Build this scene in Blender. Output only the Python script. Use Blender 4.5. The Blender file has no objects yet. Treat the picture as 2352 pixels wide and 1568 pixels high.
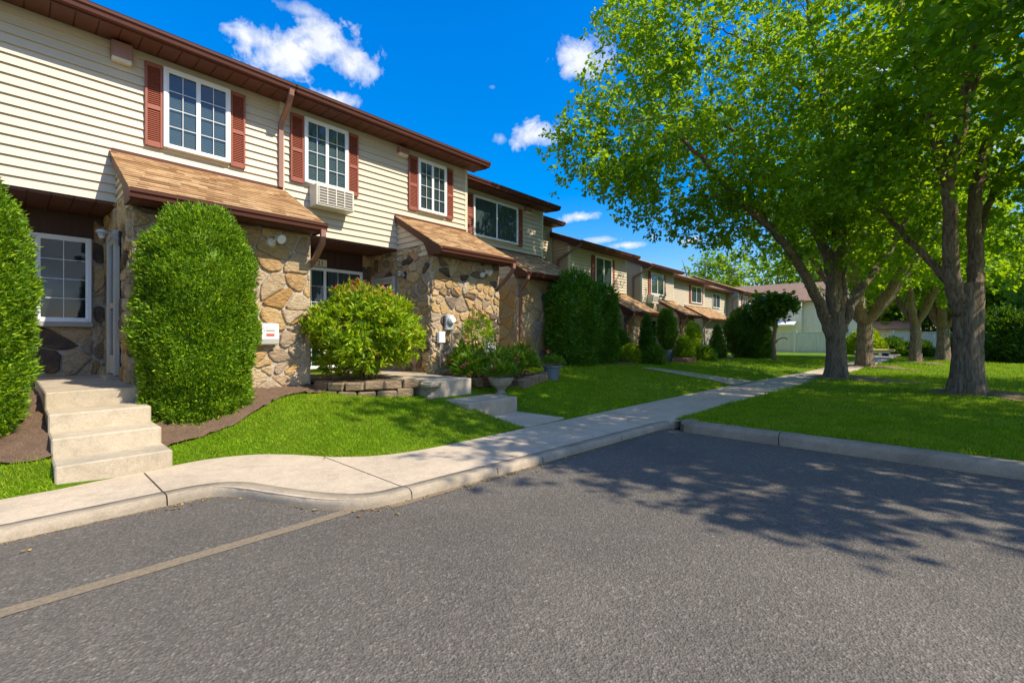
import bpy, math, random
import numpy as np
from mathutils import Vector
R = math.radians
# ---------------------------------------------------------------- scene, camera, sky, sun
sc = bpy.context.scene
COL = sc.collection
random.seed(7)
rng = np.random.default_rng(7)
CAM_H = 1.4
YAW = math.atan(944 / 1045)          # angle between the view axis and the row of houses (+x)
CA, SA, FPX, HV = math.cos(YAW), math.sin(YAW), 1045.0, 772.0
cam_data = bpy.data.cameras.new('camera')
cam = bpy.data.objects.new('camera', cam_data)
COL.objects.link(cam)
cam.location = (0, 0, CAM_H)
cam.rotation_euler = (R(90), 0, YAW - R(90))
cam_data.sensor_width = 36
cam_data.lens = 36 * FPX / 2352
cam_data.shift_y = -(784 - HV) / 2352
cam_data.clip_start = 0.05
cam_data.clip_end = 3000
sc.camera = cam
sc.view_settings.view_transform = 'Standard'
sc.view_settings.look = 'None'
sc.view_settings.exposure = 0.40
sc.view_settings.gamma = 1
sc.view_settings.use_curve_mapping = False
SUN = Vector((0.34, -1.0, 1.12)).normalized()
SUN_EL = math.asin(SUN.z)
sun_data = bpy.data.lights.new('sun', 'SUN')
sun_data.energy = 5.0
sun_data.angle = R(0.5)
sun_data.color = (1.0, 0.90, 0.745)
sun = bpy.data.objects.new('sun', sun_data)
COL.objects.link(sun)
sun.rotation_euler = (-SUN).to_track_quat('-Z', 'Y').to_euler()
sun.location = (10, -20, 30)


def ray(u, v):
    """unit direction through a point of the picture (used for where the clouds are in the sky)"""
    t, w = (u - 1176) / FPX, (HV - v) / FPX
    return Vector((CA + t * SA, SA - t * CA, w)).normalized()


def at(u, v, z):
    d = FPX * (CAM_H - z) / (v - HV)
    t = (u - 1176) / FPX
    return (d * (CA + t * SA), d * (SA - t * CA), z)


class NT:
    def __init__(s, tree):
        s.t = tree
        s.n = tree.nodes
        s.l = tree.links

    def new(s, typ, **kw):
        nd = s.n.new(typ)
        for k, v in kw.items():
            if k.startswith('i_'):
                key = k[2:]
                key = int(key) if key.isdigit() else key.replace('_', ' ')
                nd.inputs[key].default_value = v
            else:
                setattr(nd, k, v)
        return nd

    def link(s, a, b):
        s.l.new(a, b)

    def math(s, op, a, b=None, c=None, clamp=False):
        nd = s.n.new('ShaderNodeMath')
        nd.operation = op
        nd.use_clamp = clamp
        for i, q in enumerate((a, b, c)):
            if q is None:
                continue
            if isinstance(q, (int, float)):
                nd.inputs[i].default_value = q
            else:
                s.l.new(q, nd.inputs[i])
        return nd.outputs[0]

    def vmath(s, op, a, b):
        nd = s.n.new('ShaderNodeVectorMath')
        nd.operation = op
        for i, q in enumerate((a, b)):
            if isinstance(q, (tuple, list, Vector)):
                nd.inputs[i].default_value = tuple(q)
            else:
                s.l.new(q, nd.inputs[i])
        return nd.outputs['Value'] if op == 'DOT_PRODUCT' else nd.outputs[0]

    def ramp(s, fac, stops, interp='LINEAR'):
        nd = s.n.new('ShaderNodeValToRGB')
        cr = nd.color_ramp
        cr.interpolation = interp
        while len(cr.elements) < len(stops):
            cr.elements.new(0.5)
        for e, (p, c) in zip(cr.elements, stops):
            e.position = p
            e.color = (c[0], c[1], c[2], 1) if not isinstance(c, (int, float)) else (c, c, c, 1)
        s.l.new(fac, nd.inputs[0])
        return nd.outputs[0]

    def mix(s, fac, a, b, blend='MIX'):
        nd = s.n.new('ShaderNodeMix')
        nd.data_type = 'RGBA'
        nd.blend_type = blend
        for sock, q in ((nd.inputs[0], fac), (nd.inputs[6], a), (nd.inputs[7], b)):
            if isinstance(q, (int, float)):
                sock.default_value = q
            elif isinstance(q, (tuple, list)):
                sock.default_value = (q[0], q[1], q[2], 1)
            else:
                s.l.new(q, sock)
        return nd.outputs[2]

    def noise(s, vec, scale, detail=3, rough=0.55, dist=0.0):
        nd = s.new('ShaderNodeTexNoise')
        nd.inputs['Scale'].default_value = scale
        nd.inputs['Detail'].default_value = detail
        nd.inputs['Roughness'].default_value = rough
        nd.inputs['Distortion'].default_value = dist
        if vec is not None:
            s.l.new(vec, nd.inputs['Vector'])
        return nd


# ---- the sky
world = bpy.data.worlds.new('World')
sc.world = world
world.use_nodes = True
w = NT(world.node_tree)
for nd in list(w.n):
    w.n.remove(nd)
sky = w.new('ShaderNodeTexSky', sky_type='NISHITA', sun_disc=False, sun_elevation=SUN_EL,
            sun_rotation=math.atan2(SUN.x, SUN.y), altitude=0, air_density=1.0, dust_density=0.4, ozone_density=3.0)
hs = w.new('ShaderNodeHueSaturation')
hs.inputs['Saturation'].default_value = 1.55
hs.inputs['Hue'].default_value = 0.495
hs.inputs['Value'].default_value = 1.45
w.link(sky.outputs[0], hs.inputs['Color'])
tc = w.new('ShaderNodeTexCoord')
dirv = tc.outputs['Generated']
n1 = w.noise(dirv, 17.0, 9, 0.60, 0.5)
n2 = w.noise(dirv, 48.0, 6, 0.62, 0.4)
wob = w.math('ADD', w.math('MULTIPLY', w.math('SUBTRACT', n1.outputs[0], 0.5), 3.4),
             w.math('MULTIPLY', w.math('SUBTRACT', n2.outputs[0], 0.5), 1.3))
CLOUDS = [(600, 92, 60, 34, 1.0), (655, 128, 95, 55, 1.0), (740, 105, 75, 62, 1.15), (800, 140, 75, 48, 1.0), (705, 28, 52, 18, .45),
          (765, 226, 60, 22, .9), (1345, 138, 62, 46, 1.1), (1225, 308, 62, 36, 1.1), (1150, 318, 18, 16, .35),
          (1335, 498, 55, 17, 1.0), (1438, 563, 42, 9, .7), (1385, 551, 40, 9, .5), (1582, 553, 38, 14, 1.1),
          (1538, 532, 12, 8, .7), (1500, 545, 12, 9, .3), (1130, 200, 10, 6, .2), (2100, 120, 160, 60, .8), (2290, 330, 60, 40, .9)]
tot = None
for (u, v, hw, hh, amp) in CLOUDS:
    c = ray(u, v)
    r = Vector((c.y, -c.x, 0)).normalized()
    up = r.cross(c)
    dist = FPX * math.sqrt(1 + ((u - 1176) / FPX) ** 2)
    p = w.math('MULTIPLY', w.vmath('DOT_PRODUCT', dirv, r), dist / hw * 0.9)
    q = w.math('MULTIPLY', w.vmath('DOT_PRODUCT', dirv, up), dist / hh * 1.0)
    rr = w.math('SQRT', w.math('ADD', w.math('MULTIPLY', p, p), w.math('MULTIPLY', q, q)))
    m = w.math('SUBTRACT', 0.86, rr)
    m = w.math('ADD', m, w.math('MULTIPLY', wob, 0.62))
    fr = w.math('GREATER_THAN', w.vmath('DOT_PRODUCT', dirv, c), 0.9)
    edge = w.math('SUBTRACT', 1.35, rr, clamp=True)
    m = w.math('MULTIPLY', w.math('MULTIPLY', w.math('MULTIPLY', m, w.math('MULTIPLY', edge, 3.0, clamp=True), clamp=True), fr), amp)
    tot = m if tot is None else w.math('MAXIMUM', tot, m)
# unseen broken clouds added behind the camera to give neutral fill light
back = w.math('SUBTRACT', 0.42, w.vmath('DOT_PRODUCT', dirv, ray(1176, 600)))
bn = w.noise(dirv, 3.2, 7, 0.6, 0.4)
fill_clouds = w.math('MULTIPLY', w.math('MULTIPLY', back, 4.0, clamp=True), w.math('MULTIPLY', w.math('SUBTRACT', bn.outputs[0], 0.49), 6.0, clamp=True))
tot = w.math('MAXIMUM', tot, fill_clouds)
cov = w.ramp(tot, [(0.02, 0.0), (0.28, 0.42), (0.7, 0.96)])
n3 = w.noise(dirv, 16.0, 5, 0.6, 0.2)
ccol = w.ramp(n3.outputs[0], [(0.3, (6.3, 6.7, 7.4)), (0.62, (8.2, 8.3, 8.5))])
sepz = w.new('ShaderNodeSeparateXYZ')
w.link(dirv, sepz.inputs[0])
hi = w.math('DIVIDE', sepz.outputs[2], 0.55, clamp=True)
clear = w.mix(1.0, hs.outputs[0], w.ramp(hi, [(0.0, (1.04, 0.93, 0.92)), (0.35, (1.3, 1.0, 1.12)), (1.0, (1.3, 1.16, 1.50))]), 'MULTIPLY')
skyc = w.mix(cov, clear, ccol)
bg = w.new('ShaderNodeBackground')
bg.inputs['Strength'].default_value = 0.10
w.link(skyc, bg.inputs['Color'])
wo = w.new('ShaderNodeOutputWorld')
w.link(bg.outputs[0], wo.inputs['Surface'])


# ---------------------------------------------------------------- materials
def material(name):
    m = bpy.data.materials.new(name)
    m.use_nodes = True
    t = NT(m.node_tree)
    b = t.n['Principled BSDF']
    return m, t, b


def setbump(t, b, height, strength=0.4, distance=0.01):
    bp = t.new('ShaderNodeBump')
    bp.inputs['Strength'].default_value = strength
    bp.inputs['Distance'].default_value = distance
    t.link(height, bp.inputs['Height'])
    t.link(bp.outputs[0], b.inputs['Normal'])


def objco(t):
    return t.new('ShaderNodeTexCoord').outputs['Object']


def simple(name, col, rough=0.5, var=0.12, scale=6.0, bump=0.0, spec=0.4, metal=0.0, vscale=(1, 1, 1), grime=0.0):
    m, t, b = material(name)
    co = objco(t)
    mp = t.new('ShaderNodeMapping')
    mp.inputs['Scale'].default_value = vscale
    t.link(co, mp.inputs['Vector'])
    n = t.noise(mp.outputs[0], scale, 5, 0.6)
    lo = tuple(c * (1 - var) for c in col)
    hi = tuple(min(1, c * (1 + var)) for c in col)
    c = t.ramp(n.outputs[0], [(0.3, lo), (0.7, hi)])
    if grime:
        n2 = t.noise(co, 1.7, 4, 0.65)
        c = t.mix(t.ramp(n2.outputs[0], [(0.48, 0.0), (0.75, grime)]), c, tuple(q * 0.45 for q in col))
    t.link(c, b.inputs['Base Color'])
    b.inputs['Roughness'].default_value = rough
    b.inputs['Specular IOR Level'].default_value = spec
    b.inputs['Metallic'].default_value = metal
    if bump:
        setbump(t, b, n.outputs[0], bump, 0.01)
    return m


M = {}
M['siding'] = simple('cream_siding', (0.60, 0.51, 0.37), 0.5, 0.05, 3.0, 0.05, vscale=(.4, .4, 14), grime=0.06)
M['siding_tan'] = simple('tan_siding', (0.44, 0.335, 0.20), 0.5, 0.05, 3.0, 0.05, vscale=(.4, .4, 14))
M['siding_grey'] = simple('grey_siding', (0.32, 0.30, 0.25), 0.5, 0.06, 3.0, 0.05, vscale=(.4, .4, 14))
M['siding_white'] = simple('pale_siding', (0.88, 0.77, 0.55), 0.6, 0.05, 3.0)
M['trim_cream'] = simple('cream_trim', (0.74, 0.66, 0.46), 0.45, 0.04)
M['door_frame'] = simple('cream_door_frame', (0.46, 0.42, 0.34), 0.5, 0.05)
M['white'] = simple('white_vinyl', (0.80, 0.80, 0.77), 0.35, 0.04)
M['brown'] = simple('brown_aluminium', (0.100, 0.032, 0.020), 0.58, 0.12, 2.0, spec=0.3)
M['soffit'] = simple('brown_soffit', (0.120, 0.045, 0.028), 0.5, 0.1, 2.0)
M['panel'] = simple('dark_brown_board', (0.060, 0.026, 0.016), 0.6, 0.2, 3.0, vscale=(8, 8, .6))
M['shutter'] = simple('russet_shutter', (0.30, 0.085, 0.048), 0.5, 0.08, 3.0)
M['spout'] = simple('taupe_downspout', (0.30, 0.155, 0.115), 0.4, 0.08)
M['black'] = simple('black_paint', (0.02, 0.02, 0.022), 0.4, 0.1)
M['dark'] = simple('dark_room', (0.010, 0.012, 0.014), 0.8, 0.2)
M['blind'] = simple('slate_blind', (0.085, 0.135, 0.155), 0.6, 0.06)
M['curtain'] = simple('sheer_curtain', (0.075, 0.10, 0.095), 0.8, 0.25, 7.0, vscale=(6, 6, .3))
M['sill'] = simple('grey_sill', (0.36, 0.33, 0.28), 0.7, 0.1, 8, 0.2)
M['grille'] = simple('grey_grille', (0.17, 0.15, 0.14), 0.6, 0.1)
M['acbody'] = simple('cream_metal', (0.72, 0.66, 0.52), 0.45, 0.05)
M['red'] = simple('red_label', (0.55, 0.10, 0.07), 0.6, 0.1)
M['sign'] = simple('cream_plate', (0.80, 0.72, 0.48), 0.6, 0.1)
M['brass'] = simple('brass', (0.6, 0.4, 0.12), 0.3, 0.1, metal=0.8)
M['meter'] = simple('grey_metal', (0.40, 0.41, 0.40), 0.45, 0.08)
M['pot_blue'] = simple('blue_grey_plastic', (0.16, 0.19, 0.20), 0.45, 0.06)
M['pot_stone'] = simple('cast_stone', (0.34, 0.28, 0.20), 0.8, 0.2, 12, 0.3)
M['terracotta'] = simple('terracotta', (0.34, 0.16, 0.09), 0.8, 0.15, 12, 0.2)
M['fence'] = simple('pale_green_fence', (0.62, 0.65, 0.58), 0.6, 0.10, 2.0, vscale=(1, 3, .4))
M['yellow_green'] = simple('yellow_cover', (0.62, 0.55, 0.16), 0.6, 0.08)
M['rubber'] = simple('rubber', (0.02, 0.02, 0.02), 0.8, 0.1)
M['awning'] = simple('white_awning', (0.75, 0.74, 0.70), 0.5, 0.04)
M['far_roof'] = simple('dull_rose_shingle', (0.26, 0.165, 0.11), 0.9, 0.14, 4.0, 0.2)


def glass():
    m, t, b = material('window_glass')
    t.n.remove(b)
    tr = t.new('ShaderNodeBsdfTransparent')
    tr.inputs['Color'].default_value = (0.72, 0.80, 0.82, 1)
    gl = t.new('ShaderNodeBsdfGlossy')
    gl.inputs['Roughness'].default_value = 0.03
    gl.inputs['Color'].default_value = (0.85, 0.92, 1, 1)
    n = t.noise(objco(t), 2.2, 2, 0.5)
    bp = t.new('ShaderNodeBump')
    bp.inputs['Strength'].default_value = 0.05
    bp.inputs['Distance'].default_value = 0.02
    t.link(n.outputs[0], bp.inputs['Height'])
    t.link(bp.outputs[0], gl.inputs['Normal'])
    lw = t.new('ShaderNodeLayerWeight')
    lw.inputs['Blend'].default_value = 0.5
    fac = t.math('ADD', t.math('MULTIPLY', t.math('POWER', lw.outputs['Facing'], 3.0), 0.55), 0.045)
    mx = t.new('ShaderNodeMixShader')
    t.link(fac, mx.inputs[0])
    t.link(tr.outputs[0], mx.inputs[1])
    t.link(gl.outputs[0], mx.inputs[2])
    t.link(mx.outputs[0], t.n['Material Output'].inputs['Surface'])
    return m


M['glass'] = glass()


def stone_mat(name, stops, rough=0.85, scale=14):
    m, t, b = material(name)
    g = t.new('ShaderNodeNewGeometry')
    co = objco(t)
    c = t.ramp(g.outputs['Random Per Island'], stops)
    mp = t.new('ShaderNodeMapping')
    mp.inputs['Scale'].default_value = (1, 1, 2.2)
    t.link(co, mp.inputs['Vector'])
    n = t.noise(mp.outputs[0], scale, 6, 0.65, 0.6)
    n2 = t.noise(co, 4.5, 4, 0.6, 0.5)
    c = t.mix(t.ramp(n2.outputs[0], [(0.42, 0.0), (0.76, 0.40)]), c, (0.48, 0.29, 0.10))
    c = t.mix(0.75, c, t.ramp(n.outputs[0], [(0.25, 0.45), (0.75, 1.35)]), 'MULTIPLY')
    t.link(c, b.inputs['Base Color'])
    b.inputs['Roughness'].default_value = rough
    b.inputs['Specular IOR Level'].default_value = 0.25
    setbump(t, b, n.outputs[0], 1.0, 0.04)
    return m


M['stone'] = stone_mat('fieldstone', [(0.0, (0.085, 0.060, 0.045)), (0.09, (0.17, 0.12, 0.09)), (0.11, (0.50, 0.33, 0.14)), (0.26, (0.62, 0.44, 0.22)),
                                      (0.36, (0.44, 0.25, 0.09)), (0.46, (0.62, 0.49, 0.31)), (0.56, (0.44, 0.34, 0.24)), (0.62, (0.36, 0.27, 0.18)), (0.66, (0.68, 0.50, 0.26)), (0.82, (0.52, 0.31, 0.12)), (0.93, (0.50, 0.40, 0.27)), (0.95, (0.24, 0.18, 0.13)), (1.0, (0.13, 0.10, 0.08))])
M['mortar'] = simple('mortar', (0.42, 0.37, 0.29), 0.9, 0.2, 20, 0.4)
M['wallblock'] = stone_mat('split_block', [(0, (0.24, 0.17, 0.10)), (0.5, (0.34, 0.25, 0.155)), (1, (0.28, 0.19, 0.13))])


def concrete(name, col, stain=0.5):
    m, t, b = material(name)
    co = objco(t)
    n = t.noise(co, 1.6, 6, 0.62, 0.4)
    f = t.noise(co, 70, 3, 0.7)
    k = t.noise(co, 9, 5, 0.7, 0.6)
    c = t.ramp(n.outputs[0], [(0.28, tuple(q * (1 - 0.34 * stain) for q in col)), (0.6, col), (0.8, tuple(min(1, q * 1.08) for q in col))])
    c = t.mix(0.55, c, t.ramp(f.outputs[0], [(0.3, 0.72), (0.62, 1.15)]), 'MULTIPLY')
    c = t.mix(0.6, c, t.ramp(k.outputs[0], [(0.3, 0.74), (0.55, 1.05)]), 'MULTIPLY')
    t.link(c, b.inputs['Base Color'])
    b.inputs['Roughness'].default_value = 0.85
    b.inputs['Specular IOR Level'].default_value = 0.25
    setbump(t, b, t.math('ADD', f.outputs[0], k.outputs[0]), 0.35, 0.008)
    return m


M['concrete'] = concrete('sidewalk_concrete', (0.56, 0.455, 0.325))
M['kerb'] = concrete('kerb_concrete', (0.40, 0.33, 0.235), 0.9)
M['kerb_grey'] = concrete('grey_kerb_concrete', (0.33, 0.27, 0.19), 0.9)
M['step'] = concrete('step_concrete', (0.50, 0.42, 0.30), 0.9)
M['joint'] = simple('joint_dirt', (0.10, 0.075, 0.05), 0.9, 0.3, 30)


def asphalt():
    m, t, b = material('asphalt')
    co = objco(t)
    big = t.noise(co, 0.55, 5, 0.6, 0.5)
    c = t.ramp(big.outputs[0], [(0.3, (0.114, 0.100, 0.082)), (0.7, (0.158, 0.139, 0.112))])
    vo = t.new('ShaderNodeTexVoronoi')
    vo.inputs['Scale'].default_value = 95
    t.link(co, vo.inputs['Vector'])
    bw = t.new('ShaderNodeSeparateColor')
    t.link(vo.outputs['Color'], bw.inputs[0])
    sp = t.ramp(bw.outputs[0], [(0.0, 0.70), (0.55, 0.98), (0.85, 1.12), (0.97, 1.55)])
    c = t.mix(0.85, c, sp, 'MULTIPLY')
    v2 = t.new('ShaderNodeTexVoronoi')
    v2.inputs['Scale'].default_value = 46
    t.link(co, v2.inputs['Vector'])
    b2 = t.new('ShaderNodeSeparateColor')
    t.link(v2.outputs['Color'], b2.inputs[0])
    c = t.mix(0.7, c, t.ramp(b2.outputs[1], [(0.0, 0.85), (0.7, 1.02), (0.93, 1.08), (0.985, 1.5)]), 'MULTIPLY')
    t.link(c, b.inputs['Base Color'])
    b.inputs['Roughness'].default_value = 0.8
    b.inputs['Specular IOR Level'].default_value = 0.3
    setbump(t, b, t.math('ADD', vo.outputs['Distance'], v2.outputs['Distance']), 0.55, 0.012)
    return m


M['asphalt'] = asphalt()


def paint():
    m, t, b = material('worn_yellow_paint')
    co = objco(t)
    f = t.noise(co, 45, 4, 0.75)
    k = t.noise(co, 3, 4, 0.6)
    c = t.ramp(f.outputs[0], [(0.36, (0.135, 0.118, 0.095)), (0.62, (0.29, 0.215, 0.115))])
    c = t.mix(t.ramp(k.outputs[0], [(0.35, 0.0), (0.7, 0.55)]), c, (0.20, 0.165, 0.115))
    t.link(c, b.inputs['Base Color'])
    b.inputs['Roughness'].default_value = 0.8
    setbump(t, b, f.outputs[0], 0.4, 0.006)
    return m


M['paint'] = paint()


def shingle():
    m, t, b = material('tan_shingles')
    uv = t.new('ShaderNodeUVMap').outputs[0]
    sx = t.new('ShaderNodeSeparateXYZ')
    t.link(uv, sx.inputs[0])
    RH = 0.105

    def cell(width, shift):
        row = t.math('FLOOR', t.math('DIVIDE', sx.outputs[1], RH))
        xs_ = t.math('ADD', t.math('DIVIDE', sx.outputs[0], width), t.math('MULTIPLY', row, shift))
        cx = t.new('ShaderNodeCombineXYZ')
        t.link(t.math('FLOOR', xs_), cx.inputs[0])
        t.link(row, cx.inputs[1])
        wn = t.new('ShaderNodeTexWhiteNoise')
        wn.noise_dimensions = '2D'
        t.link(cx.outputs[0], wn.inputs['Vector'])
        return wn.outputs['Value']
    v1, v2 = cell(0.21, 0.37), cell(0.13, 0.61)
    fy = t.math('FRACT', t.math('DIVIDE', sx.outputs[1], RH))
    c = t.ramp(v1, [(0.0, (0.25, 0.135, 0.062)), (0.35, (0.36, 0.215, 0.10)), (0.75, (0.44, 0.28, 0.14)), (1.0, (0.52, 0.36, 0.19))])
    tab_shadow = t.math('MULTIPLY', t.math('LESS_THAN', fy, 0.20), t.math('GREATER_THAN', v2, 0.58))  # shadows under the tab ends, painted into the colour as random dark strips
    c = t.mix(t.math('MULTIPLY', tab_shadow, 0.72), c, (0.085, 0.042, 0.018))
    n = t.noise(uv, 60, 3, 0.7)
    n2 = t.noise(uv, 2.5, 4, 0.6)
    c = t.mix(0.7, c, t.ramp(n.outputs[0], [(0.3, 0.7), (0.7, 1.3)]), 'MULTIPLY')
    c = t.mix(0.6, c, t.ramp(n2.outputs[0], [(0.3, 0.75), (0.7, 1.2)]), 'MULTIPLY')
    t.link(c, b.inputs['Base Color'])
    b.inputs['Roughness'].default_value = 0.95
    b.inputs['Specular IOR Level'].default_value = 0.12
    setbump(t, b, t.math('SUBTRACT', n.outputs[0], t.math('MULTIPLY', tab_shadow, 1.5)), 0.5, 0.01)
    return m


M['shingle'] = shingle()


def leaf_mat(name, stops, trans=0.45, tcol=(0.45, 0.62, 0.03), rough=0.45, spec=0.35, patch=None):
    m, t, b = material(name)
    g = t.new('ShaderNodeNewGeometry')
    c = t.ramp(g.outputs['Random Per Island'], stops)
    if patch:
        co = objco(t)
        pn = t.noise(co, patch[1], 4, 0.6, 0.5)
        pm = t.noise(co, patch[1] * 4.3, 3, 0.6)
        c = t.mix(t.ramp(pn.outputs[0], [(0.45, 0.0), (0.72, patch[2])]), c, patch[0])
        c = t.mix(0.7, c, t.ramp(pm.outputs[0], [(0.3, 0.62), (0.7, 1.3)]), 'MULTIPLY')
    t.link(c, b.inputs['Base Color'])
    b.inputs['Roughness'].default_value = rough
    b.inputs['Specular IOR Level'].default_value = spec
    tl = t.new('ShaderNodeBsdfTranslucent')
    tm = t.mix(0.62, c, tcol)
    t.link(tm, tl.inputs['Color'])
    mx = t.new('ShaderNodeMixShader')
    mx.inputs[0].default_value = trans
    t.link(b.outputs[0], mx.inputs[1])
    t.link(tl.outputs[0], mx.inputs[2])
    t.link(mx.outputs[0], t.n['Material Output'].inputs['Surface'])
    return m


M['maple_leaf'] = leaf_mat('maple_leaf', [(0, (0.040, 0.130, 0.006)), (0.5, (0.085, 0.220, 0.007)), (0.88, (0.165, 0.33, 0.010)), (1, (0.30, 0.40, 0.016))], 0.56, (0.56, 0.78, 0.010))
M['far_leaf'] = leaf_mat('far_leaf', [(0, (0.055, 0.145, 0.010)), (0.6, (0.13, 0.26, 0.014)), (1, (0.24, 0.36, 0.02))], 0.5, (0.52, 0.70, 0.02))
M['arbor_leaf'] = leaf_mat('arborvitae_leaf', [(0, (0.030, 0.095, 0.004)), (0.35, (0.075, 0.19, 0.006)), (0.6, (0.16, 0.33, 0.008)), (0.85, (0.30, 0.49, 0.012)), (1, (0.46, 0.58, 0.02))], 0.34, (0.42, 0.60, 0.010), 0.5)
M['dark_leaf'] = leaf_mat('dark_leaf', [(0, (0.022, 0.075, 0.007)), (0.6, (0.052, 0.150, 0.010)), (1, (0.11, 0.23, 0.014))], 0.28, (0.28, 0.50, 0.012))
M['yew_leaf'] = leaf_mat('yew_leaf', [(0, (0.030, 0.105, 0.008)), (0.6, (0.075, 0.21, 0.010)), (1, (0.16, 0.32, 0.014))], 0.30, (0.32, 0.56, 0.012))
M['bush_leaf'] = leaf_mat('azalea_leaf', [(0, (0.085, 0.19, 0.006)), (0.40, (0.22, 0.38, 0.009)), (0.85, (0.42, 0.57, 0.015)), (0.96, (0.52, 0.58, 0.03)), (1.0, (0.45, 0.17, 0.05))], 0.42, (0.58, 0.70, 0.012))
M['flower_leaf'] = leaf_mat('bed_leaf', [(0, (0.045, 0.125, 0.008)), (0.6, (0.095, 0.22, 0.012)), (1, (0.25, 0.38, 0.022))], 0.35, (0.36, 0.55, 0.015))
M['petal'] = leaf_mat('petal', [(0, (0.65, 0.03, 0.03)), (0.4, (0.75, 0.10, 0.16)), (0.6, (0.80, 0.25, 0.38)), (0.8, (0.75, 0.22, 0.03)), (1, (0.80, 0.5, 0.3))], 0.3, (0.8, 0.2, 0.2))
M['red_tip'] = leaf_mat('red_tip', [(0, (0.45, 0.06, 0.03)), (0.5, (0.55, 0.14, 0.06)), (0.8, (0.60, 0.10, 0.20)), (1, (0.55, 0.30, 0.10))], 0.3, (0.8, 0.25, 0.1))
M['grass'] = leaf_mat('grass_blade', [(0, (0.105, 0.225, 0.004)), (0.5, (0.19, 0.35, 0.005)), (0.9, (0.30, 0.46, 0.008)), (1, (0.55, 0.52, 0.08))], 0.35, (0.48, 0.64, 0.006), 0.55, 0.2, ((0.42, 0.42, 0.04), 1.1, 0.35))
M['dry_leaf'] = leaf_mat('dry_leaf', [(0, (0.28, 0.14, 0.04)), (0.6, (0.40, 0.24, 0.07)), (1, (0.45, 0.36, 0.10))], 0.1, (0.4, 0.3, 0.05))


def lawn_mat():
    m, t, b = material('lawn')
    co = objco(t)
    n = t.noise(co, 0.7, 5, 0.6, 0.4)
    f = t.noise(co, 38, 5, 0.75)
    k = t.noise(co, 5, 4, 0.65)
    c = t.ramp(n.outputs[0], [(0.3, (0.095, 0.190, 0.004)), (0.7, (0.17, 0.285, 0.006))])
    c = t.mix(0.8, c, t.ramp(f.outputs[0], [(0.28, 0.40), (0.7, 1.5)]), 'MULTIPLY')
    c = t.mix(0.6, c, t.ramp(k.outputs[0], [(0.3, 0.72), (0.7, 1.2)]), 'MULTIPLY')
    t.link(c, b.inputs['Base Color'])
    b.inputs['Roughness'].default_value = 0.8
    b.inputs['Specular IOR Level'].default_value = 0.15
    setbump(t, b, f.outputs[0], 1.0, 0.04)
    return m


M['lawn'] = lawn_mat()


def mulch():
    m, t, b = material('mulch')
    co = objco(t)
    f = t.noise(co, 55, 5, 0.8, 1.5)
    k = t.noise(co, 6, 3, 0.6)
    c = t.ramp(f.outputs[0], [(0.3, (0.10, 0.06, 0.036)), (0.55, (0.36, 0.22, 0.13)), (0.75, (0.56, 0.39, 0.25))])
    c = t.mix(0.5, c, t.ramp(k.outputs[0], [(0.3, 0.7), (0.7, 1.25)]), 'MULTIPLY')
    t.link(c, b.inputs['Base Color'])
    b.inputs['Roughness'].default_value = 0.95
    setbump(t, b, f.outputs[0], 1.0, 0.05)
    return m


M['mulch'] = mulch()


def bark():
    m, t, b = material('bark')
    co = objco(t)
    mp = t.new('ShaderNodeMapping')
    mp.inputs['Scale'].default_value = (1, 1, 0.16)
    t.link(co, mp.inputs['Vector'])
    n = t.noise(mp.outputs[0], 24, 6, 0.7, 0.8)
    k = t.noise(co, 2.2, 4, 0.6)
    c = t.ramp(n.outputs[0], [(0.32, (0.075, 0.052, 0.035)), (0.5, (0.27, 0.195, 0.13)), (0.72, (0.46, 0.355, 0.25))])
    c = t.mix(0.6, c, t.ramp(k.outputs[0], [(0.3, 0.65), (0.7, 1.25)]), 'MULTIPLY')
    t.link(c, b.inputs['Base Color'])
    b.inputs['Roughness'].default_value = 0.9
    b.inputs['Specular IOR Level'].default_value = 0.2
    setbump(t, b, n.outputs[0], 1.0, 0.06)
    return m


M['bark'] = bark()
M['stem'] = simple('brown_stem', (0.20, 0.13, 0.06), 0.8, 0.25, 10, 0.2)


# ---------------------------------------------------------------- mesh helpers
def front(y):        # a wall that faces -y: s runs along x, d comes out of the wall
    return lambda s, d, z: (s, y - d, z)


def left(x):         # a wall that faces -x: s runs along y
    return lambda s, d, z: (x - d, s, z)


IDENT = lambda a, b, c: (a, b, c)


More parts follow.
